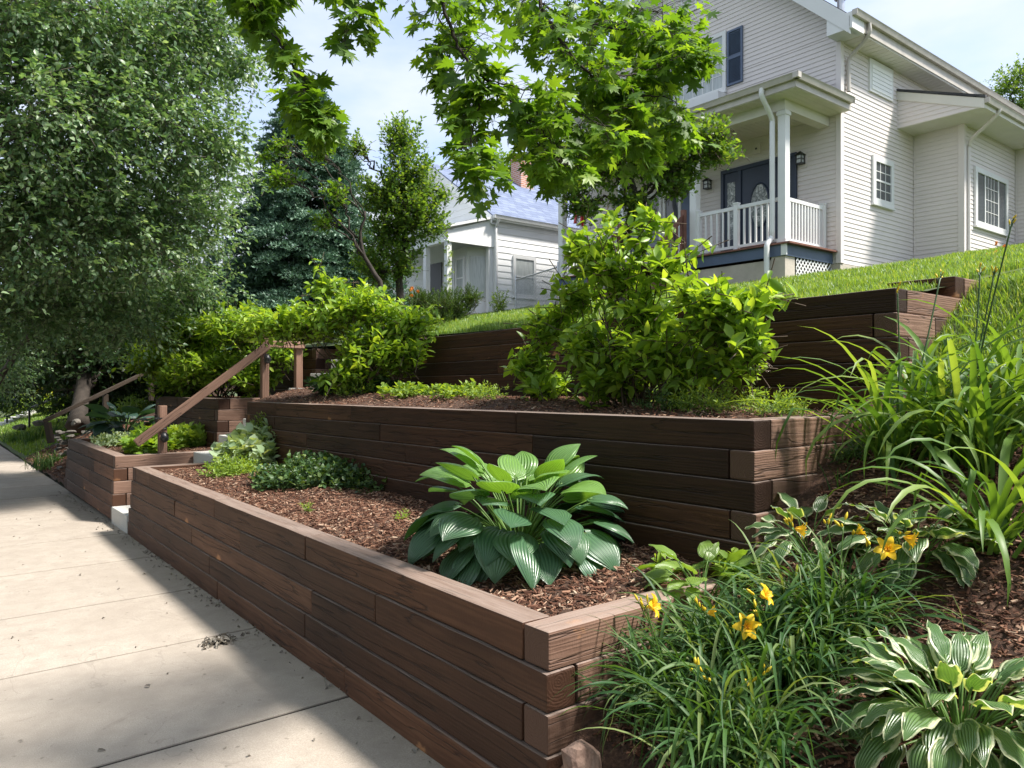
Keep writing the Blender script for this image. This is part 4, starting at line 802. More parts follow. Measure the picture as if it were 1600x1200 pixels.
e3 = px_ells([(960, 250, 7.6, .5, .35), (880, 240, 7.6, .4, .3), (900, 285, 7.4, .3, .18), (1030, 230, 7.4, .45, .28), (1100, 215, 7.3, .38, .25), (1120, 235, 7.3, .28, .2), (1050, 285, 7.4, .3, .2), (985, 310, 7.4, .28, .16), (1070, 265, 7.4, .25, .16), (1000, 335, 7.4, .25, .14), (905, 320, 7.4, .28, .12), (960, 190, 7.8, .5, .35), (840, 200, 7.9, .35), (1030, 180, 7.6, .35, .25)])
rt = tree('small_tree', 'small spreading tree in front of the beige house porch, behind the tall shrub', 'tree', (*at(965, 520, 7.6)[:2], 2.3), e3, 'small lobed-leaf trees on the lawn', r=.06, top=at(970, 250, 7.6), n=1500, k=9, L=.24, size=.058, tpl=T_OAK, m=M['oakish'], up=.3, twr=.003)
# ---- background trees
tree('background_tree', 'pale green feathery tree rising behind the right end of the beige house roof', 'tree', (*at(1580, 400, 32)[:2], 6.5), px_ells([(1575, 130, 32, 1.0), (1610, 160, 32, 1.4), (1545, 160, 32, .7, .4), (1600, 110, 32, .8), (1640, 200, 32, 1.5)]), 'trees behind the houses', r=.12, n=900, k=8, L=.5, size=.13, tpl=T_SMALL, m=M['oakish'])
tree('background_tree', 'rounded tree behind the chimney of the white house', 'tree', (*at(775, 480, 36)[:2], 4.5), px_ells([(775, 265, 36, 1.6, 1.2), (730, 250, 36, .9), (820, 300, 36, 1.8), (870, 310, 36, 1.6), (780, 320, 36, 2.0)]), 'trees behind the houses', r=.2, n=1800, k=8, L=.7, size=.17, tpl=T_SMALL, m=M['oakish'])
for i, (px, py, d, r_, lb) in enumerate([(420, 470, 24, 2.2, 'dark mass of trees between the street tree and the spruce'), (560, 470, 22, 1.8, 'dark leafy tree low beside the spruce, left of the white house porch'), (300, 500, 26, 2.4, 'dark tree in the deep shade beyond the stairs'), (-60, 560, 34, 3.5, 'far dark tree at the left edge beyond the lawn')]):
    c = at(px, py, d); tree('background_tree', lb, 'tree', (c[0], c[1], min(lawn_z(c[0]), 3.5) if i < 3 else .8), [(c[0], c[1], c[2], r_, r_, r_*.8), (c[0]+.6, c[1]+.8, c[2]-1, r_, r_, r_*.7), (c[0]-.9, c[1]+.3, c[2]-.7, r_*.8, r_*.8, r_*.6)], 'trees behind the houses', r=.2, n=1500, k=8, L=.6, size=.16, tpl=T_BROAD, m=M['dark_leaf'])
# ---- maple overhead
def maple_spray(lines, n_per, d_sp, size, seed):
    Ps = []; Ds = []; tw = []; TVs = []; rr = np.random.default_rng(seed)
    for pts, r0, r1, dens, wd in lines:
        Q = spline(pts, 8, .004); tw.append((Q, np.linspace(r0, r1, len(Q)))); Lq = np.sum(np.linalg.norm(np.diff(Q, axis=0), axis=1)); n = int(dens*Lq*1.95)
        for i in range(n):
            j = rr.random()**.8*(len(Q)-1.01); a = Q[int(j)]; b = Q[int(j)+1]; p = a+(b-a)*(j%1); u = rr.normal(size=3)*np.array([1, 1, .45]); tip = p+nrm(u)*wd*rr.uniform(.3, 1.)-np.array([0, 0, wd*.25*rr.random()])
            k = rr.integers(4, 8); tq = spline([p, (p+tip)/2+np.array([0, 0, .02]), tip], 3); tw.append((tq, np.linspace(r1*.6+.0006, .0008, len(tq)))); d0 = nrm(tip-p)
            for q in range(k):
                s_ = .35+.7*q/k; base = p+(tip-p)*min(s_, 1); sdv = nrm(np.cross(d0, (0, 0, 1)))*(1 if q % 2 else -1); dd = nrm(d0*.5+sdv*.7*rr.random()+rr.normal(0, .25, 3)+np.array([0, 0, -.35])); pt = base+dd*rr.uniform(.015, .05); tw.append((np.array([base, (base+pt)/2, pt]), np.array([.0009, .0008, .0008]))); Ps.append(pt); Ds.append(dd)
    return np.array(Ps), np.array(Ds), tw
rt = root('maple_tree', 'maple tree whose lit branches of pointed leaves hang down across the top', 'tree', (-1.25, 2.6, 0))
def A(*l): return [at(*q) for q in l]
lines = [(A((672, -60, 2.9), (700, 30, 2.9), (725, 90, 2.9), (760, 126, 2.9), (822, 180, 2.95), (870, 230, 3.)), .010, .003, 26, .20),
 (A((757, 125, 2.9), (745, 180, 2.85), (735, 225, 2.8), (745, 262, 2.8), (762, 300, 2.8)), .004, .0015, 24, .09),
 (A((822, 180, 2.95), (850, 240, 2.95), (900, 262, 3.)), .004, .0015, 30, .14), (A((760, 126, 2.9), (850, 150, 3.), (930, 190, 3.1), (960, 225, 3.1)), .004, .0015, 30, .18),
 (A((820, -60, 3.2), (850, 20, 3.2), (882, 71, 3.2), (924, 120, 3.2), (976, 146, 3.3), (1040, 150, 3.4)), .012, .003, 32, .24), (A((924, 120, 3.2), (1000, 115, 3.3), (1060, 90, 3.4), (1115, 85, 3.5)), .005, .0015, 30, .13),
 (A((976, 146, 3.3), (990, 200, 3.4), (1000, 250, 3.4)), .003, .0015, 26, .14), (A((700, -80, 3.4), (800, -20, 3.5), (900, 30, 3.5), (1000, 50, 3.6), (1060, 60, 3.6)), .010, .003, 36, .30),
 (A((1000, 50, 3.6), (1040, 110, 3.6), (1060, 180, 3.6), (1040, 210, 3.6)), .003, .0015, 30, .14), (A((640, -60, 2.9), (690, 40, 3.), (720, 150, 3.05), (735, 190, 3.)), .004, .0015, 16, .13), (A((880, -60, 3.8), (960, 0, 3.8), (1030, 20, 3.9)), .006, .002, 40, .3),
 (A((380, -40, 2.9), (394, 0, 2.9), (439, 71, 2.9), (476, 142, 2.85), (490, 175, 2.8), (520, 205, 2.8)), .007, .002, 36, .062), (A((340, -60, 3.), (400, -30, 3.), (440, -10, 3.)), .004, .002, 30, .12),
 (A((500, -80, 2.9), (545, -20, 2.9), (552, 30, 2.85), (548, 68, 2.8)), .004, .0015, 18, .085), (A((560, -70, 2.9), (600, -15, 2.9)), .004, .0015, 18, .09)]
PM, DM, tw = maple_spray(lines, 0, 0, 0, 5)
mt = [spline([(-1.25, 2.6, -.2), (-1.2, 2.6, 1.5), (-1.05, 2.5, 3.2), (-.9, 2.4, 5.2), (-.7, 2.4, 8)], 6)]; ls = [(mt[0], np.linspace(.26, .10, len(mt[0])))]
for ln in lines:
    if ln[1] >= .006: ls.append(limb(mt[0][17+len(ls) % 5], ln[0][0], .05, ln[1], .01))
    elif ln[1] >= .004 and (ln[0][0][2] > 3.0): ls.append(limb(mt[0][19], ln[0][0], .02, ln[1], .01))
cro = [(-1.5, 1.0, 5.6, 2.2, 2.0, 1.0), (-2.5, 4.5, 6., 2.4, 2.4, 1.4), (.2, 3.8, 6.6, 2.2, 2.2, 1.3), (-.4, .4, 7.0, 2.4, 2.4, 1.4), (-3., 2., 7., 2.2, 2.2, 1.5), (-.6, 5.8, 5.2, 1.6, 1.5, .9), (-1.2, 7.4, 5.4, 1.4, 1.6, 1.)]
for e in cro: ls.append(limb(mt[0][-4], e[:3], .07, .02, .04))
tubes('trunk', ls, M['bark'], rt, 9); tubes('twigs', tw, M['bark'], rt, 4)
V, F = inst(T_MAPLE, PM, DM, nrm(np.array([0, 0, 1.])+rng.normal(0, .38, PM.shape)), rng.uniform(.050, .086, len(PM))); mesh('leaves', V, F, M['maple'], rt, smooth=True)
foliage(rt, cro, 700, 8, .45, .13, T_OAK, M['maple'], droop=.2, flat=1., tm=M['bark'], twr=.004)
for i, (x, y, h, lb) in enumerate([(-12.5, -3, 10, 'round unseen tree added across the road behind the camera to block sky light'), (-13.5, 6, 11, 'tall unseen tree added opposite the timber walls to block sky light'), (-12.8, 15, 10, 'broad unseen tree added opposite the concrete steps to block sky light'), (-13, 25, 11, 'far unseen tree added across the road to block sky light'), (-1.5, -7, 9, 'unseen tree added on the grass verge to block sky light')]):  # unseen trees added to keep low sky light off the wall fronts
    tree('sky_block_tree', lb, 'tree', (x, y, -.1), [(x, y, h*.62, 3.6, 3.8, 3.2), (x+1.5, y+1.5, h*.45, 2.8, 2.8, 2.), (x-1, y-2., h*.5, 2.8, 2.8, 2.2)], 'unseen trees added to block sky light', r=.28, n=2600, k=8, L=.7, size=.24, tpl=T_BROAD, m=M['dark_leaf'])
# ---- shrubs
def shrub(label, base, ells, group='leafy shrubs on the terraces', n=300, k=12, L=.42, size=.1, tpl=None, m='shrub', stems=9, **kw):
    rt = root('shrub', label, 'shrub', base, group); base = np.array(base, float); ls = []; E = np.array(ells)
    for i in range(stems):
        e = E[i % len(E)]; tip = e[:3]+rdir(1)[0]*e[3:]*.6; b = base+np.array([rng.normal(0, .07), rng.normal(0, .07), -.05]); md = (b+tip)/2+np.array([0, 0, .15*np.linalg.norm(tip-b)]); Q = spline([b, b+(md-b)*.5, md, tip], 4, .008); ls.append((Q, np.linspace(.012, .003, len(Q))))
    tubes('stems', ls, M['twig'], rt, 5); foliage(rt, ells, n, k, L, size, tpl if tpl is not None else tpl_leaf(.23, .08, .07), M[m], name='foliage', **kw); return rt
shrub('tall bright green shrub with long pointed leaves in front of the porch', (3.95, 3.6, 1.42), bed_ells(3.9, [(958, 345, .10, .14), (1015, 335, .10, .10), (905, 385, .12, .12), (965, 425, .18, .16), (935, 395, .16, .14), (1040, 405, .15, .12), (1000, 380, .13, .12), (900, 455, .22, .12), (1000, 478, .30, .15), (860, 505, .24, .13), (1110, 455, .26, .10), (1180, 465, .14, .08),
    (1120, 500, .28, .15), (930, 535, .34, .20), (1030, 540, .34, .20), (1140, 550, .24, .16, .1), (830, 560, .20, .12), (1175, 525, .12, .18, -.1), (960, 590, .36, .10), (850, 595, .22, .07), (1070, 590, .24, .09)]), n=600, k=10, L=.30, size=.108, up=.6, stems=26, shell=.3, droop=.05, spread=.85, jit=.6)
shrub('rounded bright green shrub beside the top of the stairs, left of the lawn gap', (*at(560, 600, 8.4)[:2], 1.42), px_ells([(570, 475, 8.3, .5, .22), (640, 500, 8.3, .34, .22), (500, 495, 8.4, .46, .2), (590, 540, 8.3, .5, .3), (445, 500, 8.6, .42, .16), (540, 585, 8.2, .36, .16), (640, 545, 8.2, .25, .16), (515, 445, 8.4, .2, .12), (400, 505, 8.8, .3, .12)]), n=620, k=10, L=.34, size=.105, up=.6, stems=16, jit=.55, shell=.3)
shrub('low dark green shrub at the foot of the stair wall by the concrete block', (*at(525, 622, 8.6)[:2], 1.42), px_ells([(510, 600, 8.5, .24, .12), (560, 612, 8.3, .22, .1), (600, 600, 8.3, .2, .1)]), n=120, k=9, L=.18, size=.09, m='cover', stems=6)
shrub('bright green shrub mass behind the handrail on the far side of the stairs', (*at(350, 600, 12)[:2], 1.42), px_ells([(380, 510, 11.5, .65, .35), (300, 520, 12, .65, .35), (430, 545, 11, .4, .3), (330, 570, 11.6, .7, .3), (240, 560, 12.5, .5, .3), (400, 590, 11, .4, .2), (290, 595, 12, .6, .2)]), n=1200, k=9, L=.36, size=.115, up=.6, stems=14, jit=.5)
rt = root('juniper', 'spreading dark green juniper below the white house porch', 'shrub', (*at(700, 500, 15)[:2], lawn_z(8.2)-.1)); foliage(rt, px_ells([(700, 475, 15, .55, .35), (735, 460, 15, .3, .2), (660, 470, 15.3, .4, .3), (690, 500, 14.8, .6, .25)]), 900, 26, .30, .05, tpl_small(.12), M['juniper'], up=.8, name='foliage', spread=.5)
rt = root('juniper', 'small pointed evergreen shrub at the corner of the white house', 'shrub', (*at(775, 490, 20)[:2], 3.5)); foliage(rt, px_ells([(782, 470, 20, .3, .45)]), 60, 12, .3, .06, T_SMALL, M['weed'], up=.9, name='foliage')
# far bright shrubs and lawn plants on the left
rt = root('golden_shrub', 'sunlit golden yellow shrub on the far lawn at the left edge', 'shrub', (*at(45, 655, 27)[:2], 1.1)); foliage(rt, px_ells([(20, 590, 27, .5, .5), (45, 600, 27, .55, .4), (22, 562, 27, .3, .3), (65, 615, 27, .5, .25)]), 700, 8, .35, .10, T_BROAD, M['gold'], up=.6, name='foliage')
rt = root('green_shrub', 'rounded green shrub below the golden one on the far lawn', 'shrub', (*at(60, 655, 24)[:2], 1.0)); foliage(rt, px_ells([(20, 630, 24, .7, .35), (75, 630, 24, .6, .3), (120, 620, 25, .5, .3)]), 700, 8, .35, .09, T_BROAD, M['weed'], up=.6, name='foliage')
# ---- hosta leaves
def hosta(label, c, nl, blade, width, pet, m, group='hostas', rib=.004, wav=.0, lean=None, emin=8, emax=82, seed=1, name='hosta', tipd=1., az0=None):
    rr = np.random.default_rng(seed); c = np.array(c, float); rt = root(name, label, 'hosta', c, group); NV, NU = 15, 9; VV = []; FF = []; UU = []; st_ = []; cnt = 0
    grid = []
    for i in range(NV-1):
        for j in range(NU-1): a = i*NU+j; grid.append((a, a+1, a+NU+1, a+NU))
    grid = np.array(grid); vv = np.linspace(0, 1, NV); uu = np.linspace(-1, 1, NU)
    wv = (np.sin(np.pi*np.clip(vv, 0, 1)**.62)**.8)*(1-vv**5*.3); wv = np.clip(wv, .0, 1); wv[0] = .12; wv[-1] = .0
    for i in range(nl):
        s = ((i+.5)/nl)**.75; az = i*2.39996+rr.normal(0, .18); el = R_(emax-(emax-emin)*s**.9+rr.normal(0, 5)); B = blade*rr.uniform(.82, 1.15)*(1 if s > .15 else .8); Wd = width*B/blade*rr.uniform(.88, 1.1); PL = pet*(1.15-.12*s)*rr.uniform(.8, 1.1)
        h = np.array([math.cos(az), math.sin(az), 0]); z = np.array([0, 0, 1.]); sd = np.cross(z, h)
        # petiole arc
        p = c+h*.03*rr.random()*3; pts = [p-z*.03]; e = min(el+.22, 1.5)
        for q in range(5): e -= .10; p = p+(h*math.cos(e)+z*math.sin(e))*PL/5; pts.append(p)
        st_.append((np.array(pts), np.linspace(.0065, .0045, 6)*blade/.26))
        e1 = e-.05-.50*s; bend = R_(rr.uniform(35, 75))*(.7+.35*s)*tipd; roll = rr.normal(0, .22); fold = rr.uniform(.06, .26); cur = p.copy(); ph = rr.uniform(0, 6)
        for a in range(NV):
            v = vv[a]; ea = e1-bend*v**1.2; T = h*math.cos(ea)+z*math.sin(ea); Nn = -h*math.sin(ea)+z*math.cos(ea)
            if a: cur = cur+T*B/(NV-1)
            S_ = sd*math.cos(roll)+Nn*math.sin(roll); N2 = -sd*math.sin(roll)+Nn*math.cos(roll); w = wv[a]*Wd/2
            for u in uu:
                back = -.16*B*(abs(u)**2)*max(0, 1-v*3.2)
                off = fold*w*abs(u)**1.3-.25*w*abs(u)**3+rib*math.cos(u*17)*(1-v)*.9*(1 if w > .01 else 0)+wav*math.sin(v*15+ph+2*u)*abs(u)**2
                VV.append(cur+S_*(u*w)+N2*off+T*back); UU.append(((u+1)/2, v))
        FF.append(grid+cnt); cnt += NV*NU
    tubes('leaf_stalks', st_, M['stem'], rt, 5); V = np.array(VV); U = np.array(UU); F = np.vstack(FF); q = len(grid)*int(nl*.26) if m == 'hosta' else 0
    mesh('leaves', V, F[q:], M[m], rt, uv=U, smooth=True)
    if q: mesh('young_leaves', V, F[:q], M['hosta_young'], rt, uv=U, smooth=True)
    return rt
hosta('large hosta with broad ribbed green leaves on the lowest bed beside the middle-tier wall', (2.60, 3.19, .72), 98, .235, .215, .41, 'hosta', seed=4, emin=4, emax=86)
hosta('large blue-green hosta at the far end of the lowest bed beyond the stairs', (*atZ(195, 678, .74)[:2], .74), 46, .34, .27, .38, 'hosta_blue', seed=9, emin=5, emax=70)
hosta('cream-edged hosta in the bottom right corner in front of the daylilies', atG(1500, 1150), 110, .175, .082, .20, 'hosta_var', seed=3, wav=.007, rib=.002, emin=0, emax=86, tipd=1.15)
hosta('cream-edged hosta on the mulch slope behind the two open orange daylilies', atG(1425, 868), 54, .15, .085, .15, 'hosta_var', seed=12, wav=.006, rib=.002, emin=4)
hosta('small cream-edged hosta beside the middle-tier wall corner', atG(1262, 858), 36, .14, .07, .16, 'hosta_var', seed=14, wav=.005, rib=.002)
hosta('plain lime green hosta behind the end of the lowest timber wall', atG(1095, 930), 40, .14, .08, .16, 'hosta_lime', seed=17, wav=.003, rib=.002)
# ---- daylilies: straps
def straps(n, c, Lr, wr, er, br, rr, az=None, rad=.05, seg=10, fold=.35):
    VV = []; FF = []; cnt = 0; f = []
    for i in range(seg):
        for j in range(2): a = i*3+j; f += [(a, a+1, a+4, a+3)]
    f = np.array(f)
    for i in range(n):
        a0 = rr.uniform(0, 2*math.pi) if az is None else rr.normal(az[0], az[1]); h = np.array([math.cos(a0), math.sin(a0), 0]); z = np.array([0, 0, 1.]); sd0 = np.cross(z, h); Ls = rr.uniform(*Lr); w = rr.uniform(*wr); el = R_(rr.uniform(*er)); bd = R_(rr.uniform(*br)); p = c+np.array([rr.normal(0, rad), rr.normal(0, rad), -.03]); curve = rr.uniform(-.5, .5); kink = rr.uniform(.45, .85) if rr.random() < .16 else None; pw = rr.uniform(1.3, 2.6); tw = rr.normal(0, .5)
        for s_ in range(seg+1):
            t = s_/seg; e = el-bd*t**pw
            if kink and t > kink: e = min(e, -R_(rr.uniform(60, 85)))
            hh = h*math.cos(curve*t)+sd0*math.sin(curve*t); T = hh*math.cos(e)+z*math.sin(e); Nn = -hh*math.sin(e)+z*math.cos(e); sd = np.cross(Nn, T); S_ = sd*math.cos(tw*t)+Nn*math.sin(tw*t); N2 = np.cross(T, S_)
            if s_: p = p+T*Ls/seg
            ww = w*(1-.0*t)*(math.sin(min(1, (1-t)*2.2)*math.pi/2)**.8)*(.75+.25*min(1, t*4))/2
            VV += [p-S_*ww+N2*ww*fold, p, p+S_*ww+N2*ww*fold]
        FF.append(f+cnt); cnt += (seg+1)*3
    return np.array(VV), np.vstack(FF)
def flower(parent, c, d, size, m='petal', name='flower', open_=1.):
    size *= .76; d = nrm(np.array(d, float)); a = nrm(np.cross(d, (.2, .3, .9))); b = np.cross(d, a); rr = np.random.default_rng(int(abs(c[0])*1e4) % 9999); VV = []; FF = []; cnt = 0; NV, NU = 8, 5
    g = np.array([(i*NU+j, i*NU+j+1, (i+1)*NU+j+1, (i+1)*NU+j) for i in range(NV-1) for j in range(NU-1)])
    for k in range(6):
        an = k*math.pi/3+rr.normal(0, .08); rd = a*math.cos(an)+b*math.sin(an); sd = np.cross(d, rd); wid = size*(.36 if k % 2 else .46); ph = rr.uniform(0, 6)
        for i in range(NV):
            v = i/(NV-1); r = size*(.05+.62*v**1.6*open_); h = size*(-.42+.75*v-.42*v**3*open_); w = wid*math.sin(math.pi*min(v*.86+.10, 1))**.7
            for j in range(NU): u = (j/(NU-1)-.5)*2; VV.append(c+rd*r+d*(h+(.05*size*abs(u)**2 if k % 2 else -.0)+.02*size*math.sin(9*v+ph)*abs(u))+sd*u*w/2+d*(.002 if k % 2 else 0))
        FF.append(g+cnt); cnt += NV*NU
    fl = mesh(name, np.array(VV), np.vstack(FF), M[m], parent, smooth=True)
    tubes('throat', [(np.array([c-d*size*.50, c-d*size*.36, c-d*size*.22]), np.array([.002, .006, .009])*size/.07)]+[(np.array([c-d*size*.3, c+d*size*.02+rd_*.006, c+d*size*.16+rd_*.014]), np.array([.0012, .001, .0014])) for rd_ in [a*math.cos(q)+b*math.sin(q) for q in (0, 1, 2.2, 3.5, 5)]], M['throat'], fl, 6); return fl
def bud(parent, c, d, Lb=.035, w=.006):
    d = nrm(np.array(d, float)); t = np.linspace(0, 1, 7); mesh_ = tubes('bud', [(np.array([c+d*Lb*q for q in t]), np.maximum(w*np.sin(np.pi*np.clip(t*.92+.06, 0, 1))**.8, .0008))], M['bud'], parent, 7); return mesh_
def scape(parent, base, tip, nb=3, flowers=(), r=.0024, m='stem', budL=.034):
    base = np.array(base, float); tip = np.array(tip, float); md = (base+tip)/2+np.array([rng.normal(0, .015), rng.normal(0, .015), .03]); Q = spline([base, md, tip], 6); ls = [(Q, np.linspace(r*1.25, r*.8, len(Q)))]; v = nrm(tip-md); ends = []
    for i in range(nb): dd = nrm(v+rng.normal(0, .45, 3)+np.array([0, 0, .3])); e = tip-v*.012*i+dd*rng.uniform(.01, .025); ls.append((np.array([tip-v*.015*i, (tip-v*.015*i+e)/2, e]), np.array([r*.7, r*.6, r*.7]))); ends.append((e, dd))
    tubes('scape', ls, M[m], parent, 6)
    for e, dd in ends: bud(parent, e, dd, budL*rng.uniform(.45, 1.1), .0055*budL/.034*rng.uniform(.7, 1.1))
def daylily(label, c, n, Lr, wr, m='narrow', group='clumping daylilies', seed=1, er=(40, 88), br=(50, 150), rad=.06, **kw):
    rt = root('daylily', label, 'daylily', c, group); V, F = straps(n, np.array(c, float), Lr, wr, er, br, np.random.default_rng(seed), rad=rad, **kw); mesh('leaves', V, F, M[m], rt, smooth=True); return rt
gA = atG(1150, 1180); gB = atG(1050, 1110); gC = atG(1215, 1060); gD = atG(1300, 985); gE = atG(1130, 1040)
lA = daylily('front narrow-leaved daylily clump at the bottom edge, arching over the brown rock', gA, 300, (.30, .60), (.008, .015), seed=2, rad=.09)
lB = daylily('narrow-leaved daylily clump against the corner of the lowest timber wall', gB, 230, (.28, .52), (.007, .013), seed=3, rad=.07)
lC = daylily('narrow-leaved daylily clump in the middle of the slope, left of the cream-edged hosta', gC, 280, (.30, .58), (.008, .015), seed=5, rad=.09)
lD = daylily('narrow-leaved daylily clump below the two open yellow-orange flowers', gD, 260, (.30, .56), (.008, .015), seed=6, rad=.08)
lE = daylily('narrow-leaved daylily clump holding the lowest open yellow flower', gE, 240, (.28, .54), (.007, .014), seed=8, rad=.08)
view = lambda p: nrm(np.array([0, 0, CH])-p)
def fl(parent, gb, px, py, dd, size, dirx, m='petal', open_=1., nb=2):
    dd -= .13; c = at(px, py, dd); right = np.array([*RT, 0]); v = view(c); d = nrm(v*dirx[0]+right*dirx[1]+np.array([0, 0, dirx[2]])); flower(parent, c, d, size, m, open_=open_); scape(parent, gb, c-d*size*.5, nb); return c
dp = lambda g: float(np.dot(g[:2], FW))
fl(lB, gB, 1025, 946, dp(gB)-.02, .085, (.5, .9, .15)); fl(lE, gE, 1116, 957, dp(gE), .07, (.15, 1, .15), 'petal', .75); fl(lE, gE, 1167, 978, dp(gE)-.16, .095, (1, .05, .25)); fl(lC, gC, 1200, 928, dp(gC)-.05, .082, (.5, .8, .3))
fl(lD, gD, 1255, 829, dp(gD)+.12, .085, (.2, 1, -.25), 'petal', .8); fl(lD, gD, 1346, 829, dp(gD)+.2, .07, (.2, .9, .5), 'petal', .8); fl(lD, gD, 1386, 856, dp(gD), .095, (1, -.1, .35)); fl(lD, gD, 1427, 845, dp(gD)+.05, .095, (.35, .9, -.35), 'petal', .85)
for par, g, lst in ((lB, gB, [(1012, 950), (1000, 945)]), (lE, gE, [(1090, 950), (1070, 1000)]), (lC, gC, [(1230, 1035), (1160, 1035), (1182, 960)]), (lD, gD, [(1292, 820), (1235, 820), (1318, 822), (1408, 985), (1360, 855)]), (lA, gA, [(1085, 1045), (1105, 1060), (1172, 1070), (1195, 1050)])):
    for q in lst: scape(par, g, at(*q, dp(g)), 3)
# broad-leaved daylilies on the right
g1 = atG(1395, 735); g2 = atG(1500, 720); g3 = atG(1560, 850); g4 = atG(1290, 700); g5 = atG(1590, 660); g6 = atG(1450, 660); g7 = atG(1545, 735)
b1 = daylily('tall broad-leaved daylily arching over the end of the middle-tier wall', g1, 60, (.55, 1.0), (.018, .031), 'straw', 'broad-leaved daylilies', 21, (55, 88), (60, 165), .05)
b2 = daylily('tall broad-leaved daylily with the highest bare flower stems, right of the lawn corner', g2, 64, (.6, 1.05), (.019, .033), 'straw', 'broad-leaved daylilies', 22, (50, 88), (60, 160), .06)
b3 = daylily('broad-leaved daylily reaching in from the right edge above the cream-edged hostas', g3, 44, (.5, .9), (.022, .036), 'straw', 'broad-leaved daylilies', 23, (35, 86), (60, 150), .05)
b4 = daylily('slender young daylily on the mulch beside the middle-tier return wall', atG(1312, 770), 14, (.14, .22), (.006, .009), 'narrow', 'broad-leaved daylilies', 24, (65, 88), (10, 60), .02)
b5 = daylily('broad-leaved daylily leaves at the far right edge in front of the grass', g5, 44, (.5, .9), (.02, .034), 'straw', 'broad-leaved daylilies', 25, (45, 88), (60, 150), .06)
for g, q, dd in ((g2, (1582, 345), -.35), (g2, (1532, 420), 0), (g2, (1554, 425), -.1), (g1, (1402, 450), 0), (g1, (1470, 430), .1)): scape(b2 if g is g2 else b1, g, at(*q, dp(g)+dd), 4, r=.0042, m='darkstem', budL=.03) 
daylily('broad-leaved daylily at the foot of the upper-tier return wall', g6, 46, (.5, .85), (.02, .033), 'straw', 'broad-leaved daylilies', 31, (50, 88), (50, 150), .06); daylily('broad-leaved daylily between the tall-stemmed one and the right edge', g7, 46, (.5, .9), (.02, .034), 'straw', 'broad-leaved daylilies', 32, (50, 88), (50, 150), .06)
# ---- other small plants
def clump(name, label, cat, c, ells, n, k, L, size, m, tpl=T_BROAD, group=None, **kw):
    rt = root(name, label, cat, c, group); foliage(rt, ells, n, k, L, size, tpl, M[m], name='foliage', twr=.0015, tm=M['stem'], **kw); return rt
c = atZ(400, 728, .70); clump('pale_leaf_plant', 'pale silvery green leafy plant beside the stair end of the lowest bed', 'plant', c, [(c[0], c[1], .84, .42, .50, .22), (c[0]+.1, c[1]+.1, 1.02, .34, .36, .14)], 420, 6, .18, .115, 'pale_leaf', tpl_leaf(.40, .1), up=.9, droop=.1)
clump('spiky_weed', 'wispy upright weed rising behind the pale leafy plant', 'plant', c+np.array([.1, .1, .1]), [(c[0]+.12, c[1]+.12, 1.18, .14, .16, .14)], 50, 7, .16, .035, 'weed', T_THIN, up=1.2)
c = atZ(360, 745, .68); clump('low_plant', 'fine pale green foliage at the left foot of the pale leafy plant', 'plant', c, [(c[0], c[1], .78, .30, .32, .13)], 240, 7, .12, .04, 'weed', T_LEAF, up=.8)
c = atZ(500, 758, .68); clump('ground_cover', 'low spreading dark green ground cover on the lowest bed, left of the large hosta', 'plant', c, [(c[0], c[1], .79, .48, .62, .19), (c[0]-.28, c[1]+.1, .75, .32, .55, .15), (c[0]+.2, c[1]-.5, .76, .34, .50, .15)], 1250, 8, .15, .048, 'cover', T_BROAD, up=.7)
c = atZ(290, 700, .74); clump('heuchera', 'bright green broad-leaved plant behind the lower handrail post', 'plant', c, [(c[0], c[1], .88, .32, .36, .18), (c[0]+.25, c[1]-.15, .86, .26, .26, .15)], 170, 5, .18, .13, 'weed', T_MAPLE, up=.9, droop=.2)
c = atZ(235, 705, .74); clump('lobed_plant', 'lime green lobed-leaf plant left of the lower handrail post', 'plant', c, [(c[0], c[1], .88, .3, .34, .17)], 130, 5, .18, .13, 'shrub', T_MAPLE, up=.9, droop=.2)
c = atZ(178, 695, .74); clump('pale_leaf_plant', 'pale mottled ground cover in front of the blue-green hosta', 'plant', c, [(c[0], c[1], .82, .3, .4, .12)], 160, 7, .14, .05, 'pale_leaf', T_BROAD, up=.8)
def weed(px, py, z, r, n, lb, m='weed', h=.07, sz=.03, tpl=T_THIN):
    if z and z > 1.3: h *= 1.15; n = int(n*1.5); sz *= 1.05; r *= 1.5
    c = (atZ(px, py, z) if z < 1.3 else atX(px, py, 3.8)) if z else atG(px, py)
    if z and z > 1.3: c[2] = mid_f(c[0], c[1])
    clump('weed', lb, 'weed', c, [(c[0], c[1], c[2]+h*.7, r, r, h)], n, 8, .09, sz, m, tpl, 'small weeds on the mulch', up=.8)
weed(560, 620, 1.38, .22, 50, 'pale ferny weed on the middle bed in front of the stair shrub'); weed(640, 612, 1.38, .20, 46, 'bright lime weed patch on the middle bed below the lawn gap', h=.08, sz=.05, tpl=T_BROAD); weed(720, 612, 1.38, .2, 45, 'sparse lime weed on the middle bed left of the tall shrub', sz=.045, tpl=T_BROAD); weed(760, 605, 1.38, .15, 40, 'small green weed touching the tall shrub on its left')
weed(1120, 632, 1.39, .2, 120, 'ferny bright green yarrow below the tall shrub', h=.1, sz=.028); weed(1215, 636, 1.39, .13, 70, 'ferny yarrow tuft near the end of the middle-tier wall', h=.08, sz=.028); weed(1040, 640, 1.39, .14, 50, 'small dark weed at the edge of the middle bed', 'cover', sz=.03)
weed(628, 815, .67, .07, 12, 'small lime sprout on the mulch left of the large hosta', sz=.035); weed(1030, 900, .70, .05, 10, 'two-leaved seedling near the end of the lowest bed', sz=.045, tpl=T_BROAD); weed(480, 800, .67, .06, 10, 'tiny sprout by the lowest wall top beneath the ground cover')
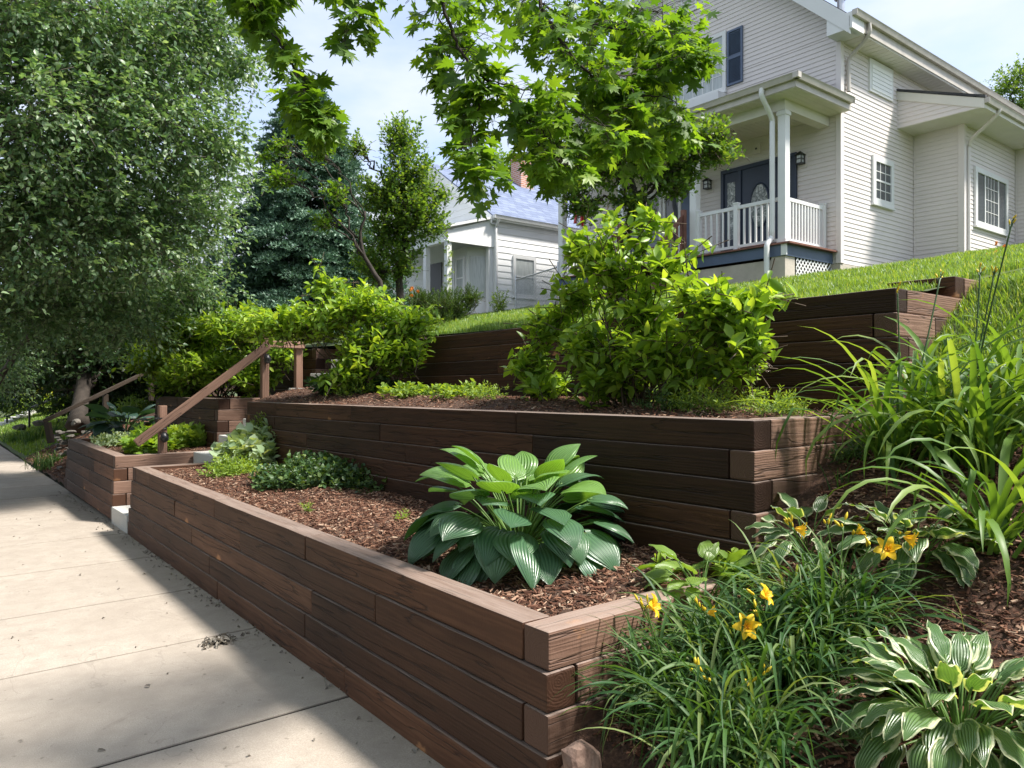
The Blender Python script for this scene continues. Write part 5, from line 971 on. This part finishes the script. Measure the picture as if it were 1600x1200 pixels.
weed(1385, 690, 0, .12, 60, 'low green weeds in the shade under the broad daylily', 'cover', h=.08); weed(1330, 720, 0, .14, 70, 'low pale-flecked weeds against the middle-tier return wall', 'cover', h=.07); weed(1325, 665, 0, .10, 40, 'lime ferny weed at the end of the middle-tier wall', h=.06); weed(1150, 900, 0, .12, 40, 'light green vine seedlings below the middle-tier corner', sz=.05, tpl=T_BROAD); weed(1345, 600, 0, .12, 60, 'small bright leafy weeds where the lawn meets the middle bed', sz=.04, tpl=T_BROAD)
for px, py, d, lb in ((645, 452, 12.5, 'orange lily flowers above the stair shrub'), (1560, 385, 15.5, 'orange and yellow flowers in the grass by the house corner'), (1555, 402, 13., 'small cluster of orange blooms on the lawn below the house window')):
    c = at(px, py, d); b = np.array([c[0], c[1], lawn_z(c[0])]); rt = root('orange_lily', lb, 'flower', b, 'orange lilies near the houses')
    for i in range(4): q = c+rng.normal(0, .07, 3); scape(rt, b, q-np.array([0, 0, .03]), 1); flower(rt, q, view(q)+rng.normal(0, .4, 3), .065, 'orange')
# grass tufts beside the far sidewalk
for px, py, d, lb, n in ((75, 742, 13.6, 'dark grassy clump between the sidewalk and the far end of the lowest wall', 160), (52, 700, 18, 'grassy clump beside the black iron rail', 120), (25, 690, 19, 'long grass tuft under the first iron rail post', 120), (80, 665, 18, 'grass tuft between the iron rails and the old wooden railing', 110)):
    c = at(px, py, d); c[2] = far_f(max(c[0], 1.95), c[1]); rt = root('ornamental_grass', lb, 'grass clump', c, 'grass clumps by the far sidewalk'); V, F = straps(n, c, (.3, .5), (.010, .018), (50, 88), (40, 130), np.random.default_rng(n+px), rad=.13, seg=7); mesh('leaves', V, F, M['narrow'], rt, smooth=True)
# ---- far rails, rocks
rt = root('old_wooden_railing', 'weathered old wooden stair railing leaning up the shaded slope beyond the walls', 'handrail', (*at(80, 690, 13.2)[:2], .5))
p0 = at(80, 692, 13.2); p1 = at(74, 662, 13.2); p2 = at(236, 578, 14.8); timber(rt, p0, p1+np.array([0, 0, .02]), 'old_wood', .09, .09, 'post'); timber(rt, p1+np.array([-.06, 0, .04]), p2, 'old_wood', .07, .045, 'rail'); timber(rt, at(165, 640, 14.1), at(165, 616, 14.1), 'old_wood', .09, .09, 'post'); timber(rt, p2-np.array([0, 0, .6]), p2, 'old_wood', .09, .09, 'post')
for lb, pts in (('nearer black iron stair rail on the far left lawn', [(46, 668, 638, 21), (110, 655, 612, 23)]), ('farther black iron stair rail at the left frame edge', [(11, 668, 651, 24), (50, 652, 634, 25)])):
    a, b = pts; rt = root('iron_rail', lb, 'handrail', at(a[0], a[1], a[3]), 'black iron stair rails'); T0, T1 = at(a[0], a[2], a[3]), at(b[0], b[2], b[3]); mb = MB(); mb.pipe([T0, T1], .028, 7); mb.obj('rail', M['black'], rt, True)
    for q in (a, b): mb = MB(); mb.pipe([at(q[0], q[1]+6, q[3]), at(q[0], q[2], q[3])], .03, 7); mb.obj('post', M['black'], rt, True)
rt = root('lawn_steps', 'pale stone steps climbing the far lawn between the iron rails', 'steps', at(20, 658, 24.5))
for k in range(6): q = at(12+k*9, 660-k*4.2, 24.3+.25*k); mb = MB(); mb.box(q[0]-.2, q[0]+.22, q[1]-.6, q[1]+.6, q[2]-.25, q[2]); mb.obj('step', M['step'], rt)
def rock(label, c, r, m='rock', name='rock', seed=0, group='rocks on the slope', sub=3):
    rr = np.random.default_rng(seed); bm = bmesh.new(); bmesh.ops.create_icosphere(bm, subdivisions=sub, radius=1); pl = [(nrm(rr.normal(size=3)), rr.uniform(.48, .70)) for _ in range(16)]
    for v in bm.verts:
        p = np.array(v.co)
        for n_, d_ in pl:
            k = p@n_
            if k > d_: p = p-n_*(k-d_)
        p += .02*math.sin(9*p[0]+3)*math.sin(7*p[1]); v.co = Vector(p*np.array(r))
    me = bpy.data.meshes.new(name); bm.to_mesh(me); bm.free(); me.materials.append(M[m]); o = bpy.data.objects.new(name, me); COL.objects.link(o); o.location = tuple(c); tag(o, label, 'rock', group); return o
rock('angular reddish brown rock at the bottom corner of the lowest timber wall', (1.79, 1.86, .33), (.095, .085, .12), seed=3)
rock('flat greyish rock half buried at the right edge of the slope', at(1592, 1036, 2.6), (.11, .09, .05), 'grey_rock', seed=5)
rock('pale weathered boulder lying on the lawn at the right edge', at(1592, 452, 6.2), (.22, .16, .10), 'grey_rock', seed=6)
for px, py, d, r_, lb in ((32, 668, 20, .22, 'grey stone beside the iron rail, farthest of the slope stones'), (118, 660, 14.5, .14, 'pale stone behind the old wooden railing'), (95, 750, 12.9, .09, 'small pale stone at the far corner of the lowest wall'), (106, 690, 14, .13, 'dark stone beside the old railing post'), (62, 660, 19, .2, 'stone between the two grass clumps')):
    c = at(px, py, d); c[2] = max(c[2], far_f(max(c[0], 1.95), c[1])); rock(lb, c, (r_, r_, r_*.6), 'dark_rock', seed=int(px), sub=2)
# dry-stacked stones under the railing
rt = root('stone_bank', 'shaded bank of dry-stacked dark stones below the old wooden railing', 'stone wall', (*at(105, 700, 13.6)[:2], .3))
for i in range(46):
    c = at(88+rng.uniform(0, 55), 672+rng.uniform(0, 45), 13.7+rng.uniform(0, .25)); o = rock('x', c, (rng.uniform(.07, .13), .1, rng.uniform(.03, .055)), 'dark_rock', 'stone', seed=100+i, sub=2)
    for kx in ('label', 'category', 'group'): del o[kx]
    o.parent = rt; o.location = Vector(c)-rt.location
# ---- far pale building glimpsed through the leaves
rt = root('pale_garage', 'pale building just visible through the dark leaves at left', 'building', (*at(170, 640, 46)[:2], .5)); q = at(180, 600, 46)
mb = MB(); mb.box(q[0]-5.5, q[0]+3, q[1], q[1]+7, .2, 3.4); mb.obj('wall', M['wsiding'], rt); mb = MB(); mb.add([(q[0]-5.8, q[1]-.3, 3.4), (q[0]+3.3, q[1]-.3, 3.4), (q[0]+3.3, q[1]+7.3, 3.4), (q[0]-5.8, q[1]+7.3, 3.4), (q[0]-5.8, q[1]+3.5, 5.2), (q[0]+3.3, q[1]+3.5, 5.2)], [(0, 1, 5, 4), (2, 3, 4, 5), (0, 4, 3, 3), (1, 2, 5, 5)]); mb.obj('roof', M['roof_dark'], rt)
mb = MB(); mb.box(q[0]-4.2, q[0]-1.6, q[1]-.04, q[1]-.005, .2, 2.4); mb.obj('door', M['trim'], rt)
# ---- mulch chips, leaf litter, grass
def chips(n, xr, yr, f, size=(.010, .060), seed=1, dens=None):
    rr = np.random.default_rng(seed); x = rr.uniform(*xr, n); y = rr.uniform(*yr, n)
    if dens is not None: k = rr.random(n) < dens(x, y); x, y = x[k], y[k]; n = len(x)
    z = np.array([f(a, b) for a, b in zip(x, y)])+rr.uniform(-.004, .012, n); Lh = rr.uniform(*size, n)*rr.uniform(.5, 1, n); wh = Lh*rr.uniform(.09, .34, n)+.0012; th = wh*rr.uniform(.2, .5, n)
    d = nrm(np.stack([rr.normal(size=n), rr.normal(size=n), rr.normal(0, .28, n)], 1)); up = nrm(np.array([0, 0, 1.])+rr.normal(0, .45, (n, 3))); s_ = nrm(np.cross(up, d)); u = np.cross(d, s_); P = np.stack([x, y, z], 1); VV = []
    for a, b, c_ in ((-1, -1, -1), (-.85, 1, -1), (1, -.7, -1), (.9, .6, -1), (-1, -.8, 1), (-.8, .8, 1), (.8, -.7, 1), (.95, .5, 1)): VV.append(P+d*(a*Lh/2)[:, None]+s_*(b*wh/2)[:, None]+u*(c_*th/2)[:, None])
    VV = np.stack(VV, 1).reshape(-1, 3); f_ = np.array([(0, 2, 3, 1), (4, 5, 7, 6), (0, 1, 5, 4), (2, 6, 7, 3), (0, 4, 6, 2), (1, 3, 7, 5)]); F = (f_[None]+(np.arange(n)*8)[:, None, None]).reshape(-1, 4); o = mesh('mulch_chips', VV, F, M['chip']); tag(o, kind='stuff'); return o
chips(26000, (1.98, 3.08), (2.22, 8.7), lambda x, y: .655+.05*(x-1.95)+nzf(x, y, .6)+.006, seed=1, dens=lambda x, y: np.clip(1.25-(y-2.2)*.11, .45, 1))
chips(9000, (3.30, 4.55), (2.3, 9), lambda x, y: mid_f(x, y)+.006, (.014, .05), seed=2)
chips(26000, (1.95, 4.9), (-.2, 1.98), lambda x, y: right_f(x, y)+.008, (.012, .055), seed=3); chips(5000, (2.1, 3.1), (9.9, 12.8), lambda x, y: .70+.05*(x-1.95)+nzf(x, y, .6)+.006, (.02, .05), seed=4)
chips(5000, (3.3, 4.6), (10.2, 13), lambda x, y: 1.36+nzf(x, y, .6)+.006, (.02, .05), seed=5); chips(9000, (1.95, 3.6), (13.05, 18.5), lambda x, y: far_f(x, y)+.01, (.03, .08), seed=6)
def grass(n, xr, yr, f, h=(.05, .12), w=.004, seed=1, dens=None, label='lawn_grass'):
    rr = np.random.default_rng(seed); x = rr.uniform(*xr, n); y = rr.uniform(*yr, n)
    if dens is not None: k = rr.random(n) < dens(x, y); x, y = x[k], y[k]; n = len(x)
    z = np.array([f(a, b) for a, b in zip(x, y)])-.01; cl = .5+.5*np.sin(x*3.1+np.sin(y*2.3)*2)*np.sin(y*2.7+x); H_ = rr.uniform(*h, n)*(.7+.5*cl); a = rr.uniform(0, 6.283, n); b = rr.uniform(.1, .75, n); dx = np.stack([np.cos(a), np.sin(a), 0*a], 1); s_ = np.stack([-np.sin(a), np.cos(a), 0*a], 1); P = np.stack([x, y, z], 1); up = np.array([0, 0, 1.]); Hh = H_[:, None]; ww = (w*(1+rr.random(n)))[:, None]; bb = b[:, None]
    VV = np.stack([P-s_*ww/2, P+s_*ww/2, P+up*Hh*.5+dx*Hh*bb*.2+s_*ww*.42, P+up*Hh*.5+dx*Hh*bb*.2-s_*ww*.42, P+up*Hh*(1-.3*bb)+dx*Hh*bb*.9], 1).reshape(-1, 3); f3 = np.array([(0, 1, 2), (0, 2, 3), (3, 2, 4)]); F = (f3[None]+(np.arange(n)*5)[:, None, None]).reshape(-1, 3); o = mesh(label, VV, F, M['blade']); tag(o, kind='stuff'); return o
rf = lambda x, y: right_f(x, y)+.012
grass(70000, (4.72, 7.5), (2.2, 9.5), lawn_f, (.05, .11), .005, 1); grass(70000, (7.5, 16.), (2.2, 22), lawn_f, (.06, .13), .010, 2)
grass(80000, (4.55, 8.), (-1.2, 2.15), rf, (.06, .14), .005, 3, dens=lambda x, y: np.clip((x-4.5)*2.2, 0, 1)); grass(30000, (8, 20.), (-5, 2.15), rf, (.07, .14), .010, 4); grass(30000, (16, 24.), (2.2, 8.3), lawn_f, (.07, .14), .012, 5, dens=lambda x, y: ((x < 15.8) | (y < 7.2)).astype(float))
grass(40000, (2.0, 9.), (18.6, 32), far_f, (.06, .14), .014, 6); grass(12000, (-2.6, .1), (-1, 16), lambda x, y: -.01, (.05, .1), .007, 7)
def dry(name, c, n, r, size, seed, zs=.02):
    rr = np.random.default_rng(seed); P = np.array(c)+np.stack([rr.normal(0, r, n), rr.normal(0, r*.8, n), rr.random(n)*zs], 1); T = tpl_leaf(.33, .28, .30); D = nrm(np.stack([rr.normal(size=n), rr.normal(size=n), rr.normal(0, .35, n)], 1)); V, F = inst(T, P, D, nrm(rr.normal(0, .5, (n, 3))+np.array([0, 0, 1])), rr.uniform(.5, 1.2, n)*size); return mesh(name, V, F, M['dry'])
o = dry('leaf_pile', atZ(342, 1003, .008), 130, .042, .034, 3); tag(o, 'small pile of dry grey leaves on the sidewalk joint', 'leaf pile')
pts = [(500, 1040), (430, 905), (440, 925), (520, 1070), (545, 1075), (850-300, 1082), (845-300, 940), (845, 940), (300, 870), (410, 990), (510, 1060), (260, 872), (285, 905), (346, 945), (560, 1160), (530, 1095)]
P = [atZ(px, py, .006) for px, py in pts if atZ(px, py, 0)[0] < 1.83]; rr = np.random.default_rng(5)
for _ in range(320): P.append(np.array([1.84-abs(rr.normal(0, .06)), rr.uniform(2.2, 13), .006]))
for _ in range(50): P.append(np.array([rr.uniform(.3, 1.8), rr.uniform(2.2, 12), .005]))
P = np.array(P); n = len(P); V, F = inst(tpl_leaf(.3, .3, .25), P, nrm(np.stack([rr.normal(size=n), rr.normal(size=n), rr.normal(0, .2, n)], 1)), nrm(rr.normal(0, .4, (n, 3))+np.array([0, 0, 1])), rr.uniform(.012, .034, n)); o = mesh('leaf_litter', V, F, M['dry']); tag(o, kind='stuff')
